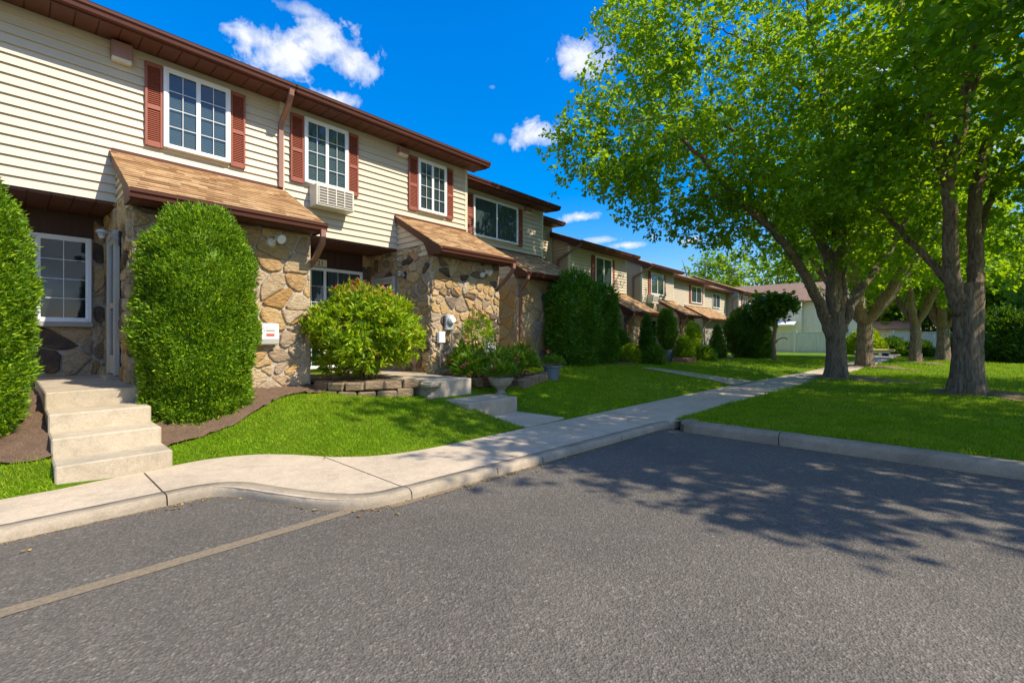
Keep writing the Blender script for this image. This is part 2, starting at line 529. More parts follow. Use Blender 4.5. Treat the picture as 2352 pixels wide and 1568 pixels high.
class MB:
    def __init__(s):
        s.v, s.f, s.m, s.uv = [], [], [], {}

    def poly(s, pts, mat=0):
        i = len(s.v)
        s.v += [tuple(p) for p in pts]
        s.f.append(tuple(range(i, i + len(pts))))
        s.m.append(mat)

    def box(s, a0, a1, b0, b1, c0, c1, mp=IDENT, mat=0, bev=0.0):
        if bev:
            return s.bbox(a0, a1, b0, b1, c0, c1, mp, mat, bev)
        P = [mp(a, b, c) for c in (c0, c1) for b in (b0, b1) for a in (a0, a1)]
        i = len(s.v)
        s.v += P
        for q in ((0, 2, 3, 1), (4, 5, 7, 6), (0, 1, 5, 4), (2, 6, 7, 3), (0, 4, 6, 2), (1, 3, 7, 5)):
            s.f.append(tuple(i + k for k in q))
            s.m.append(mat)

    def bbox(s, a0, a1, b0, b1, c0, c1, mp, mat, e):
        """box with chamfered edges"""
        lo, hi = (a0, b0, c0), (a1, b1, c1)
        i = len(s.v)
        idx = {}
        for sx in (0, 1):
            for sy in (0, 1):
                for sz in (0, 1):
                    c = [(hi if k else lo)[j] for j, k in enumerate((sx, sy, sz))]
                    for ax in range(3):
                        q = list(c)
                        for j, k in enumerate((sx, sy, sz)):
                            if j != ax:
                                q[j] += -e if k else e
                        idx[(sx, sy, sz, ax)] = len(s.v)
                        s.v.append(mp(*q))
        F = []
        for ax in range(3):
            o = [j for j in range(3) if j != ax]
            for k in (0, 1):
                r = []
                for (p, q) in ((0, 0), (1, 0), (1, 1), (0, 1)):
                    t = [0, 0, 0]
                    t[ax], t[o[0]], t[o[1]] = k, p, q
                    r.append(idx[(*t, ax)])
                F.append(r)
            for (p, q) in ((0, 0), (1, 0), (1, 1), (0, 1)):
                t0, t1 = [0, 0, 0], [0, 0, 0]
                t0[ax], t1[ax] = 0, 1
                t0[o[0]] = t1[o[0]] = p
                t0[o[1]] = t1[o[1]] = q
                F.append([idx[(*t0, o[0])], idx[(*t1, o[0])], idx[(*t1, o[1])], idx[(*t0, o[1])]])
        for sx in (0, 1):
            for sy in (0, 1):
                for sz in (0, 1):
                    F.append([idx[(sx, sy, sz, a)] for a in range(3)])
        for q in F:
            s.f.append(tuple(q))
            s.m.append(mat)

    def tube(s, pts, rad, n=6, mat=0, cap=True):
        pts = [Vector(p) for p in pts]
        if isinstance(rad, (int, float)):
            rad = [rad] * len(pts)
        base = len(s.v)
        ref = None
        for i, p in enumerate(pts):
            d = (pts[min(i + 1, len(pts) - 1)] - pts[max(i - 1, 0)])
            d = d.normalized() if d.length > 1e-9 else Vector((0, 0, 1))
            if ref is None:
                ref = Vector((1, 0, 0)) if abs(d.x) < 0.8 else Vector((0, 1, 0))
            a = (ref - d * ref.dot(d)).normalized()
            ref = a
            b = d.cross(a)
            for k in range(n):
                th = 2 * math.pi * k / n
                s.v.append(tuple(p + (a * math.cos(th) + b * math.sin(th)) * rad[i]))
        for i in range(len(pts) - 1):
            for k in range(n):
                s.f.append((base + i * n + k, base + i * n + (k + 1) % n, base + (i + 1) * n + (k + 1) % n, base + (i + 1) * n + k))
                s.m.append(mat)
        if cap:
            s.f.append(tuple(base + k for k in range(n))[::-1])
            s.f.append(tuple(base + (len(pts) - 1) * n + k for k in range(n)))
            s.m += [mat, mat]

    def lathe(s, c, prof, n=20, mat=0):
        base = len(s.v)
        for (r, z) in prof:
            for k in range(n):
                th = 2 * math.pi * k / n
                s.v.append((c[0] + r * math.cos(th), c[1] + r * math.sin(th), c[2] + z))
        for i in range(len(prof) - 1):
            for k in range(n):
                s.f.append((base + i * n + k, base + i * n + (k + 1) % n, base + (i + 1) * n + (k + 1) % n, base + (i + 1) * n + k))
                s.m.append(mat)
        s.f.append(tuple(base + k for k in range(n))[::-1])
        s.f.append(tuple(base + (len(prof) - 1) * n + k for k in range(n)))
        s.m += [mat, mat]

    def prism(s, prof, s0, s1, mp=IDENT, mat=0):
        """closed profile of (d, z) swept from s0 to s1"""
        n = len(prof)
        i = len(s.v)
        s.v += [mp(s0, d, z) for d, z in prof] + [mp(s1, d, z) for d, z in prof]
        for k in range(n):
            s.f.append((i + k, i + (k + 1) % n, i + n + (k + 1) % n, i + n + k))
            s.m.append(mat)
        s.f.append(tuple(i + k for k in range(n))[::-1])
        s.f.append(tuple(i + n + k for k in range(n)))
        s.m += [mat, mat]

    def build(s, name, mats, parent=None, smooth=False, loc=None, uv=None):
        if not isinstance(mats, (list, tuple)):
            mats = [mats]
        o = Vector((0, 0, 0))
        if parent is not None:
            q = parent
            while q is not None:
                o = o + q.location
                q = q.parent
        elif loc is not None:
            o = Vector(loc)
        me = bpy.data.meshes.new(name)
        me.from_pydata([(x - o.x, y - o.y, z - o.z) for x, y, z in s.v], [], s.f)
        for m in mats:
            me.materials.append(m)
        if len(mats) > 1:
            me.polygons.foreach_set('material_index', s.m)
        if smooth:
            me.polygons.foreach_set('use_smooth', [True] * len(s.f))
        if uv is not None:
            lay = me.uv_layers.new(name='UVMap')
            for lp in me.loops:
                x, y, z = s.v[lp.vertex_index]
                lay.data[lp.index].uv = uv(x, y, z)
        me.update()
        ob = bpy.data.objects.new(name, me)
        COL.objects.link(ob)
        if parent is not None:
            ob.parent = parent
        elif loc is not None:
            ob.location = loc
        return ob


def np_mesh(name, verts, faces, mats, parent=None, smooth=False):
    """verts (N,3) world coordinates, faces (F,k) of equal size"""
    o = np.zeros(3)
    q = parent
    while q is not None:
        o = o + np.array(q.location)
        q = q.parent
    me = bpy.data.meshes.new(name)
    v = (verts - o).astype(np.float32)
    f = faces.astype(np.int32)
    k = f.shape[1]
    me.vertices.add(len(v))
    me.vertices.foreach_set('co', v.ravel())
    me.loops.add(f.size)
    me.loops.foreach_set('vertex_index', f.ravel())
    me.polygons.add(len(f))
    me.polygons.foreach_set('loop_start', np.arange(0, f.size, k, dtype=np.int32))
    me.polygons.foreach_set('loop_total', np.full(len(f), k, dtype=np.int32))
    if smooth:
        me.polygons.foreach_set('use_smooth', np.ones(len(f), dtype=bool))
    for m in (mats if isinstance(mats, (list, tuple)) else [mats]):
        me.materials.append(m)
    me.update(calc_edges=True)
    ob = bpy.data.objects.new(name, me)
    COL.objects.link(ob)
    if parent is not None:
        ob.parent = parent
    return ob


def tag(o, label=None, cat=None, group=None, kind=None):
    for k, v in (('label', label), ('category', cat), ('group', group), ('kind', kind)):
        if v:
            o[k] = v
    return o


def thing(name, loc, label, cat, group=None):
    o = bpy.data.objects.new(name, None)
    o.empty_display_size = 0.3
    COL.objects.link(o)
    o.location = loc
    return tag(o, label, cat, group)


def copy_tree(o, parent=None):
    c = o.copy()
    COL.objects.link(c)
    c.parent = parent
    for ch in list(o.children):
        copy_tree(ch, c)
    return c


# ---------------------------------------------------------------- ground
OUT = [(-9, 4.64), (0.95, 4.64), (1.16, 4.62), (1.27, 4.54), (1.36, 4.38), (1.46, 4.12), (1.62, 3.74), (1.76, 3.50), (1.95, 3.33), (2.2, 3.26),
       (2.6, 3.23), (3.05, 3.19), (4.25, 3.08), (5.7, 2.97), (6.62, 2.90)]
INN = [(-9, 5.5), (0.3, 5.53), (1.14, 5.70), (1.5, 5.71), (1.87, 5.55), (2.1, 5.27), (2.25, 5.02), (2.4, 4.76), (2.69, 4.50), (3.0, 4.37), (3.5, 4.29), (5.1, 4.25), (6.03, 4.19),
       (8.8, 4.05), (13.3, 3.80), (16.5, 3.50), (21.5, 3.10), (30, 2.7), (48, 2.2)]
OUT2 = [(6.62, 2.90), (6.95, 2.80), (8.06, 2.76), (9.57, 2.65), (12.8, 2.52), (18.2, 2.25), (21.5, 2.0), (30, 1.6), (48, 1.1)]


def itp(x, tab):
    return float(np.interp(x, [p[0] for p in tab], [p[1] for p in tab]))


def zh(x):
    return np.interp(x, [-5, 9, 14, 20, 30, 48], [.62, .62, .47, .36, .15, -.08])


def smooth_noise(x, y, s=1.0):
    return (np.sin(x * 1.7 * s + 0.6 * y) * np.cos(y * 1.3 * s - 0.4 * x) + 0.5 * np.sin(3.1 * s * x + 1.1) * np.sin(2.7 * s * y)) / 1.5


def hgt(x, y):
    x, y = np.asarray(x, float), np.asarray(y, float)
    e = np.interp(x, [p[0] for p in INN], [p[1] for p in INN])
    span = np.interp(x, [2, 3.2], [2.7, 4.1])
    ex = np.interp(x, [2, 3.2], [2.0, 1.5])
    t = np.clip((y - e) / span, 0, 1)
    chan = np.clip((x - 4.92) / .08, 0, 1) * np.clip((6.04 - x) / .08, 0, 1) * np.clip((5.35 - y) / .1, 0, 1)
    t = t * (1 - chan)
    return .075 + (zh(x) - .075) * (1 - (1 - t) ** ex) + 0.012 * smooth_noise(x, y, 1.5) * np.clip((y - e) * 2, 0, 1)


def hgt_r(x, y):
    x, y = np.asarray(x, float), np.asarray(y, float)
    z = np.interp(x, [6.8, 9, 20, 48], [.125, .14, .06, -.08])
    for (tx, ty, k) in ((17.1, 1.9, .10), (13.9, -.8, .10), (25.2, 1.9, .08), (31.7, .3, .06), (35.7, -.9, .06)):
        z = z + k * np.exp(-((x - tx) ** 2 + (y - ty) ** 2) / 1.3)
    return z + 0.02 * smooth_noise(x, y, .6) * np.clip((x - 7.2), 0, 1)


def grid_surface(name, xs, y0f, y1f, ny, zf, mat, power=1.0):
    V, Fc = [], []
    for x in xs:
        a, b = y0f(x), y1f(x)
        for j in range(ny):
            y = a + (b - a) * (j / (ny - 1)) ** power
            V.append((x, y))
    V = np.array(V)
    Z = zf(V[:, 0], V[:, 1])
    V = np.column_stack([V, Z])
    nx = len(xs)
    i, j = np.meshgrid(np.arange(nx - 1), np.arange(ny - 1), indexing='ij')
    a = (i * ny + j).ravel()
    Fc = np.column_stack([a, a + ny, a + ny + 1, a + 1])
    return np_mesh(name, V, Fc, mat, smooth=True)


mb = MB()
mb.poly([(-400, -400, -.3), (600, -400, -.3), (600, 600, -.3), (-400, 600, -.3)])
tag(mb.build('ground', M['lawn']), kind='structure')
mb = MB()
mb.poly([(-60, -60, 0), (6.72, -60, 0), (6.72, 4.74, 0), (-60, 4.74, 0)])
tag(mb.build('road', M['asphalt']), kind='structure')
xs = list(np.arange(-8, 9, .1)) + list(np.arange(9, 48.1, .3))
lawn = tag(grid_surface('lawn', xs, lambda x: itp(x, INN) - .01, lambda x: 13.0, 80, hgt, M['lawn'], 1.3), kind='structure')
xs = list(np.arange(6.84, 20, .18)) + list(np.arange(20, 90, .6))
tag(grid_surface('lawn', xs, lambda x: itp(x, OUT2) + .01, lambda x: -45, 150, hgt_r, M['lawn'], 1.6), kind='structure')

# painted line along the bays
mb = MB()
N = 60
for k in range(N):
    xa, xb = -9 + 11.1 * k / N, -9 + 11.1 * (k + 1) / N
    ya, yb = (3.47 - .06 * min(1, max(0, (q + .5) / 2)) for q in (xa, xb))
    wd = .052
    mb.poly([(xa, ya - wd, .004), (xb, yb - wd, .004), (xb, yb + wd, .004), (xa, ya + wd, .004)])
for k in range(40):
    xa, xb = 2.1 + 4.4 * k / 40, 2.1 + 4.4 * (k + 1) / 40
    ya, yb = itp(xa, OUT), itp(xb, OUT)
    wa, wb = (.075 * (1 - .8 * min(1, (q - 2.1) / 2.2)) for q in (xa, xb))
    mb.poly([(xa, ya - wa, .004), (xb, yb - wb, .004), (xb, yb + .03, .004), (xa, ya + .03, .004)])
tag(mb.build('road_marking', M['paint']), kind='structure')


def resample(tab, step):
    out = []
    for (x0, y0), (x1, y1) in zip(tab[:-1], tab[1:]):
        n = max(1, int(math.hypot(x1 - x0, y1 - y0) / step))
        for k in range(n):
            out.append((x0 + (x1 - x0) * k / n, y0 + (y1 - y0) * k / n))
    out.append(tab[-1])
    return out


def chaikin(tab, n=2):
    for _ in range(n):
        o = [tab[0]]
        for a, b in zip(tab[:-1], tab[1:]):
            o += [(a[0] * .75 + b[0] * .25, a[1] * .75 + b[1] * .25), (a[0] * .25 + b[0] * .75, a[1] * .25 + b[1] * .75)]
        o.append(tab[-1])
        tab = o
    return tab


def sweep(mb, path, prof, side=1, cuts=(), gap=.008, jit=0.0):
    """sweep an open profile (inset, z) along a path on the ground; side=+1: inset to the left of travel"""
    P = [Vector((x, y)) for x, y in path]
    nrm = []
    for i in range(len(P)):
        d = (P[min(i + 1, len(P) - 1)] - P[max(i - 1, 0)]).normalized()
        nrm.append(Vector((-d.y, d.x)) * side)
    base = len(mb.v)
    n = len(prof)
    for i, p in enumerate(P):
        for k, (a, z) in enumerate(prof):
            q = p + nrm[i] * (a + (random.uniform(-jit, jit) if 0 < k < n - 1 else 0))
            mb.v.append((q.x, q.y, z + (random.uniform(-jit, jit) * .5 if 0 < k < n - 1 else 0)))
    for i in range(len(P) - 1):
        if i in cuts:
            continue
        for k in range(n - 1):
            mb.f.append((base + i * n + k, base + (i + 1) * n + k, base + (i + 1) * n + k + 1, base + i * n + k + 1))
            mb.m.append(0)


# pavement slabs between the kerb line and the lawn
TOP = .08
outc = chaikin(OUT, 1)
innc = chaikin(INN, 2)
JO = [-4.2, -2.5, -.75, .88, 2.32, 3.72, 5.55, 7.0, 8.5, 10, 11.6, 13.2, 14.8, 16.5, 18.5, 20.5, 23, 26, 29, 32, 36, 40, 47.5]
mb = MB()
for xa, xb in zip(JO[:-1], JO[1:]):
    g = .007
    xsl = np.linspace(xa + g, xb - g, max(3, int((xb - xa) / .06)) if xb < 4 else 12)
    lo = [(x, (np.interp(x, [p[0] for p in outc], [p[1] for p in outc]) if x < 6.62 else itp(x, OUT2))) for x in xsl]
    hi = [(x, np.interp(x, [p[0] for p in innc], [p[1] for p in innc])) for x in xsl]
    inset = .02
    for k in range(len(xsl) - 1):
        a, b, c, d = lo[k], lo[k + 1], hi[k + 1], hi[k]
        ins = .03 if a[0] < 6.62 else 0
        mb.poly([(a[0], a[1] + ins, TOP), (b[0], b[1] + ins, TOP), (c[0], c[1], TOP), (d[0], d[1], TOP)])
        mb.poly([(a[0], a[1] + ins, TOP), (a[0], a[1] + ins, -.02), (b[0], b[1] + ins, -.02), (b[0], b[1] + ins, TOP)])
    for k in (0, -1):
        a, d = lo[k], hi[k]
        mb.poly([(a[0], a[1] + .03, TOP), (d[0], d[1], TOP), (d[0], d[1], -.02), (a[0], a[1] + .03, -.02)])
tag(mb.build('pavement', M['concrete']), kind='structure')
mb = MB()
xsl = np.arange(-5, 47, .1)
for k in range(len(xsl) - 1):
    a, b = xsl[k], xsl[k + 1]
    f = lambda x: (np.interp(x, [p[0] for p in outc], [p[1] for p in outc]) if x < 6.62 else itp(x, OUT2))
    mb.poly([(a, f(a) + .035, .062), (b, f(b) + .035, .062), (b, itp(b, INN) + .02, .062), (a, itp(a, INN) + .02, .062)])
tag(mb.build('pavement_joint_bed', M['joint']), kind='structure')
# kerb: a rounded concrete nose along the bay
path = resample(outc + [(6.80, 2.84)], .07)
prof = [(0.0, -.02), (0.0, .035), (.006, .058), (.018, .073), (.036, .0805), (.06, .083), (.150, .0835), (.150, .07)]
cuts = set()
for jx in (.88, 2.32, 3.3, 3.95, 4.6, 5.5, 6.1):
    i = min(range(len(path)), key=lambda k: abs(path[k][0] - jx) + (0 if path[k][1] < 5 else 9))
    path[i] = (jx - .005, path[i][1])
    path.insert(i + 1, (jx + .005, path[i][1]))
for i in range(len(path) - 1):
    if abs(path[i + 1][0] - path[i][0] - .01) < 1e-6 and path[i + 1][1] == path[i][1]:
        cuts.add(i)
mb = MB()
sweep(mb, path, prof, 1, cuts, jit=.0035)
tag(mb.build('kerb', M['kerb'], smooth=True), kind='structure')
# the higher kerb in front of the right lawn
mb = MB()
prof2 = [(0.0, -.02), (0.004, .09), (.014, .122), (.04, .142), (.075, .15), (.20, .15), (.235, .142), (.25, .12), (.25, 0)]
pth = [(6.93, 2.72), (6.80, 2.72), (6.70, 2.68), (6.635, 2.58)] + [(6.62, y) for y in np.arange(2.5, -14, -.08)]
cuts2 = set()
for jy in (1.38, -1.6, -4.6, -7.6, -10.6):
    i = min(range(4, len(pth)), key=lambda k: abs(pth[k][1] - jy))
    pth.insert(i + 1, (pth[i][0], pth[i][1] - .010))
    cuts2 = {c if c < i else c + 1 for c in cuts2} | {i}
sweep(mb, pth, prof2, 1, cuts2, jit=.004)
tag(mb.build('kerb', M['kerb_grey'], smooth=True), kind='structure')
mb = MB()
mb.box(6.66, 6.83, -14, 2.66, 0, .10)
tag(mb.build('kerb_joint', M['joint']), kind='structure')


def bed(name, pts_lo, pts_hi, n=26, m=14, mat=None, lift=.034, zf=hgt):
    """a sheet of soil laid on the terrain between two edge polylines"""
    V = []
    ti = np.linspace(0, 1, n)

    def along(P, t):
        P = np.array(P, float)
        L = np.concatenate([[0], np.cumsum(np.linalg.norm(np.diff(P, axis=0), axis=1))])
        return np.array([np.interp(t * L[-1], L, P[:, 0]), np.interp(t * L[-1], L, P[:, 1])])
    for t in ti:
        a, b = along(pts_lo, t), along(pts_hi, t)
        for k in range(m):
            s = k / (m - 1)
            V.append(a + (b - a) * s)
    V = np.array(V)
    z = zf(V[:, 0], V[:, 1]) + lift + .012 * rng.standard_normal(len(V))
    V = np.column_stack([V, z])
    i, j = np.meshgrid(np.arange(n - 1), np.arange(m - 1), indexing='ij')
    a = (i * m + j).ravel()
    return tag(np_mesh(name, V, np.column_stack([a, a + m, a + m + 1, a + 1]), mat or M['mulch'], smooth=True), kind='structure')


MULCH_FRONT = [(1.05, 5.98), (1.45, 6.10), (1.9, 6.22), (2.3, 6.45), (2.6, 6.72), (2.95, 6.92), (3.4, 7.0)]
bed('garden_soil', MULCH_FRONT, [(1.05, 8.0), (3.4, 7.7)], 40, 22)
bed('garden_soil', [(-3, 6.0), (.28, 6.02)], [(-3, 9), (.28, 9)], 40, 30)
bed('garden_soil', [(8.3, 7.5), (10, 7.5), (12, 7.4), (14.5, 7.2)], [(8.3, 9), (14.5, 9)], 40, 12)
bed('garden_soil', [(16.4, 7.2), (21, 6.9), (30, 7.3)], [(16.4, 9.5), (30, 10)], 50, 12)
for k, (tx, ty, rr) in enumerate(((17.2, 1.75, 1.0), (14.1, -.95, .95), (25.4, 1.6, 1.0), (31.8, .2, .8))):
    mbb = MB()
    n = 40
    ring = []
    for q in range(n):
        th = 2 * math.pi * q / n
        r_ = rr * (1 + .25 * math.sin(3 * th + k) + .12 * math.sin(7 * th + 2 * k)) * (1.5 if math.sin(th) < -.3 else 1)
        ring.append((tx + r_ * math.cos(th), ty + r_ * math.sin(th)))
    rings = []
    for s_ in (0, .33, .66, 1.0):
        rings.append([(tx + (x - tx) * s_, ty + (y - ty) * s_) for x, y in ring])
    base = 0
    for R_ in rings:
        for (x, y) in R_:
            mbb.v.append((x, y, float(hgt_r(x, y)) + .022 * (1 if R_ is not rings[-1] else 0.2) + random.uniform(0, .012)))
    for a in range(3):
        for q in range(n):
            mbb.f.append((a * n + q, a * n + (q + 1) % n, (a + 1) * n + (q + 1) % n, (a + 1) * n + q))
            mbb.m.append(0)
    tag(mbb.build('garden_soil', M['mulch'], smooth=True), kind='structure')

# concrete stairs up to the first door: four risers and a landing
st = thing('stairs', (.68, 5.6, .08), 'four pale concrete steps leading up to the recessed doorway between two round evergreens', 'steps')
STEP = [(5.61, .08, .26), (6.04, .26, .437), (6.49, .437, .613), (7.03, .613, .79)]
for i, (y0, z0, z1) in enumerate(STEP):
    y1 = STEP[i + 1][0] + .02 if i < 3 else 9.8
    mb = MB()
    x0, x1 = .27, 1.11 - .012 * i
    mb.box(x0 - .002 * i, x1, y0, y1, -.1, z1, bev=.012)
    mb.build('step' if i < 3 else 'landing', M['step'], st)
# walk and two steps to the second door
mb = MB()
for (a, b) in ((4.27, 5.28),):
    mb.box(5.02, 5.98, a, b, .0, .098, bev=.006)
tag(mb.build('path', M['concrete']), kind='structure')
s2 = thing('stairs', (5.4, 5.2, .08), 'two low wide concrete slab steps beside the flowering bush', 'steps')
mb = MB()
mb.box(4.78, 5.90, 5.2, 6.3, -.1, .36, bev=.015)
mb.build('step', M['step'], s2)
mb = MB()
mb.box(4.62, 5.52, 5.95, 7.6, -.1, .655, bev=.015)
mb.build('step', M['step'], s2)
mb = MB()
mb.box(4.55, 5.78, 7.58, 9.79, -.1, .648)
mb.build('landing', M['step'], s2)
# narrow path to the far units
mb = MB()
for (P0, P1, P2, P3) in ((at(1470, 848, .38), at(1690, 884, .1), at(1735, 875, .1), at(1500, 845, .4)),):
    n = 20
    for k in range(n):
        q = []
        for t in (k / n, (k + 1) / n):
            for A, B in ((P0, P1), (P3, P2)):
                x, y = A[0] + (B[0] - A[0]) * t, A[1] + (B[1] - A[1]) * t
                q.append((x, y, float(hgt(x, y)) + .03))
        mb.poly([q[0], q[2], q[3], q[1]])
tag(mb.build('path', M['concrete']), kind='structure')


# ---------------------------------------------------------------- house builders
EXPO = .127


def lap(mb, s0, s1, z0, z1, mp, lim=None, mat=0, ex=EXPO):
    """overlapping horizontal boards as real geometry; lim(z) may narrow the run of a board"""
    n = max(1, int(round((z1 - z0) / ex)))
    h = (z1 - z0) / n
    for k in range(n):
        za, zb = z0 + k * h, z0 + (k + 1) * h
        la = lim(za) if lim else (s0, s1)
        lb = lim(zb) if lim else (s0, s1)
        a0, a1, b0, b1 = max(s0, la[0]), min(s1, la[1]), max(s0, lb[0]), min(s1, lb[1])
        if a1 - a0 < .02:
            continue
        if b1 < b0:
            b0 = b1 = (b0 + b1) / 2
        mb.poly([mp(a0, .031, za), mp(a1, .031, za), mp(b1, .003, zb), mp(b0, .003, zb)], mat)
        mb.poly([mp(a0, .002, za), mp(a1, .002, za), mp(a1, .031, za), mp(a0, .031, za)], mat)


def clip_poly(poly, nx, ny, c):
    out = []
    for i in range(len(poly)):
        a, b = poly[i], poly[(i + 1) % len(poly)]
        da, db = nx * a[0] + ny * a[1] - c, nx * b[0] + ny * b[1] - c
        if da <= 0:
            out.append(a)
        if (da < 0 < db) or (db < 0 < da):
            t = da / (da - db)
            out.append((a[0] + (b[0] - a[0]) * t, a[1] + (b[1] - a[1]) * t))
    return out


def fieldstone(mb, s0, s1, z0, z1, mp, skip=(), cell=.25, lim=None, mat_s=0, mat_m=1, rs=None):
    """a wall of irregular field stones: Voronoi cells of the wall plane, each a rounded stone standing out of the mortar"""
    rs = rs or random
    asp = 1.25
    pts = []
    nx, nz = int((s1 - s0) / (cell * asp)) + 2, int((z1 - z0) / cell) + 2
    for i in range(-1, nx + 1):
        for j in range(-1, nz + 1):
            if rs.random() < .24:
                continue
            x = s0 + (i + .5 + (.5 if j % 2 else 0) + rs.uniform(-.40, .40)) * cell * asp * 1.1
            z = z0 + (j + .5 + rs.uniform(-.40, .40)) * cell
            pts.append((x, z))
            if rs.random() < .22:
                pts.append((x + rs.uniform(.07, .13), z + rs.uniform(-.12, .12)))
    box = [(s0, z0), (s1, z0), (s1, z1), (s0, z1)]
    for i, (px, pz) in enumerate(pts):
        poly = box
        for j, (qx, qz) in enumerate(pts):
            if i == j or abs(qx - px) > 1.1 or abs(qz - pz) > 1.0:
                continue
            ax, az = (qx - px), (qz - pz)
            # metric stretched along the wall so that the stones lie flat
            mx, mz = ax / asp ** 2, az
            c = mx * (px + qx) / 2 + mz * (pz + qz) / 2
            poly = clip_poly(poly, mx, mz, c)
            if len(poly) < 3:
                break
        if len(poly) < 3:
            continue
        A = sum(a[0] * b[1] - b[0] * a[1] for a, b in zip(poly, poly[1:] + poly[:1])) / 2
        if abs(A) < .0025:
            continue
        cx, cz = sum(p[0] for p in poly) / len(poly), sum(p[1] for p in poly) / len(poly)
        if any(a - .02 < cx < b + .02 and c - .02 < cz < d + .02 for a, b, c, d in skip):
            continue
        if lim and not lim(cx, cz):
            continue
        size = math.sqrt(abs(A))
        # no doubled points
        q = [p for k, p in enumerate(poly) if math.hypot(p[0] - poly[k - 1][0], p[1] - poly[k - 1][1]) > .012]
        if len(q) < 3:
            continue
        # cut the corners
        r = []
        for k in range(len(q)):
            a, b = q[k], q[(k + 1) % len(q)]
            L = math.hypot(b[0] - a[0], b[1] - a[1])
            e = min(.30, .035 / max(L, .01) + .05)
            r += [(a[0] + (b[0] - a[0]) * e, a[1] + (b[1] - a[1]) * e), ((a[0] + b[0]) / 2 + rs.uniform(-.006, .006), (a[1] + b[1]) / 2 + rs.uniform(-.006, .006)),
                  (b[0] + (a[0] - b[0]) * e, b[1] + (a[1] - b[1]) * e)]
        gap = rs.uniform(.006, .013)
        depth = rs.uniform(.016, .050)
        n = len(r)
        base = len(mb.v)
        for (ins, d) in ((gap, -.004), (gap + .002, depth * .55), (gap + .014, depth * .92), (gap + .045, depth * 1.05)):
            for (x, z) in r:
                L = math.hypot(x - cx, z - cz)
                k = max(.25, 1 - ins / max(L, .03))
                mb.v.append(mp(cx + (x - cx) * k, d + (rs.uniform(-.005, .005) if d > .01 else 0), cz + (z - cz) * k))
        mb.v.append(mp(cx, depth * 1.05 + rs.uniform(-.008, .010), cz))
        for a in range(3):
            for k in range(n):
                mb.f.append((base + a * n + k, base + a * n + (k + 1) % n, base + (a + 1) * n + (k + 1) % n, base + (a + 1) * n + k))
                mb.m.append(mat_s)
        for k in range(n):
            mb.f.append((base + 3 * n + k, base + 3 * n + (k + 1) % n, base + 4 * n))
            mb.m.append(mat_s)


def window(parent, s0, s1, z0, z1, mp, grid=(2, 4), split='v', back='blind', detail=True, name='window', frame_mat='white', fw=.055):
    mb = MB()
    b = .006
    mp_wall = mp
    mp = lambda s, d, z: mp_wall(s, d + .030, z)
    mb.box(s0, s0 + fw, -.024, .062, z0, z1, mp, 0, b)
    mb.box(s1 - fw, s1, -.024, .062, z0, z1, mp, 0, b)
    mb.box(s0 + fw, s1 - fw, -.024, .060, z1 - fw, z1, mp, 0)
    mb.box(s0 + fw - .01, s1 - fw + .01, -.023, .072, z0, z0 + fw * .9, mp, 0)
    i0, i1, j0, j1 = s0 + fw, s1 - fw, z0 + fw * .9, z1 - fw
    sw = .016
    mid = (i0 + i1) / 2
    panes = []
    if split == 'v':
        mb.box(mid - .014, mid + .014, .028, .054, j0, j1, mp, 0)
        panes = [(i0, mid - .014, j0, j1), (mid + .014, i1, j0, j1)]
    else:
        panes = [(i0, i1, j0, j1)]
    for (a, c, d, e) in panes:
        mb.box(a, a + sw, .028, .050, d, e, mp, 0)
        mb.box(c - sw, c, .028, .050, d, e, mp, 0)
        mb.box(a + sw, c - sw, .028, .0495, d, d + sw, mp, 0)
        mb.box(a + sw, c - sw, .028, .0495, e - sw, e, mp, 0)
    mb.box(i0, i1, .003, .008, j0, j1, mp, 1)
    win = mb.build(name, [M[frame_mat], M['dark']], parent)
    mb = MB()
    for (a, c, d, e) in panes:
        mb.poly([mp(a + sw, .041, d + sw), mp(c - sw, .041, d + sw), mp(c - sw, .041, e - sw), mp(a + sw, .041, e - sw)])
    mb.build('pane', M['glass'], win)
    if grid:
        mb = MB()
        for (a, c, d, e) in panes:
            a, c, d, e = a + sw, c - sw, d + sw, e - sw
            g = .0042 if detail else .010
            for k in range(1, grid[0]):
                x = a + (c - a) * k / grid[0]
                mb.box(x - g, x + g, .042, .050, d, e, mp)
            for k in range(1, grid[1]):
                z = d + (e - d) * k / grid[1]
                mb.box(a, c, .0425, .0495, z - g, z + g, mp)
        mb.build('muntin', M['white'], win)
    if back == 'blind':
        mb = MB()
        z = j0 + .01
        while z < j1 - .01:
            zt = min(z + .025, j1)
            mb.poly([mp(i0, .026, z), mp(i1, .026, z), mp(i1, .014, zt + .003), mp(i0, .014, zt + .003)])
            z += .027
        mb.build('blind', M['blind'], win)
    elif back == 'curtain':
        mb = MB()
        n = 60
        for (a, c, d, e) in ((i0, i0 + (i1 - i0) * .47, j0, j1), (i0 + (i1 - i0) * .55, i1, j0, j1)):
            for k in range(n):
                xa, xb = a + (c - a) * k / n, a + (c - a) * (k + 1) / n
                da, db = .018 + .006 * math.sin(k * 1.3), .018 + .006 * math.sin((k + 1) * 1.3)
                mb.poly([mp(xa, da, d), mp(xb, db, d), mp(xb, db, e), mp(xa, da, e)])
        mb.build('curtain', M['curtain'], win)
    return win


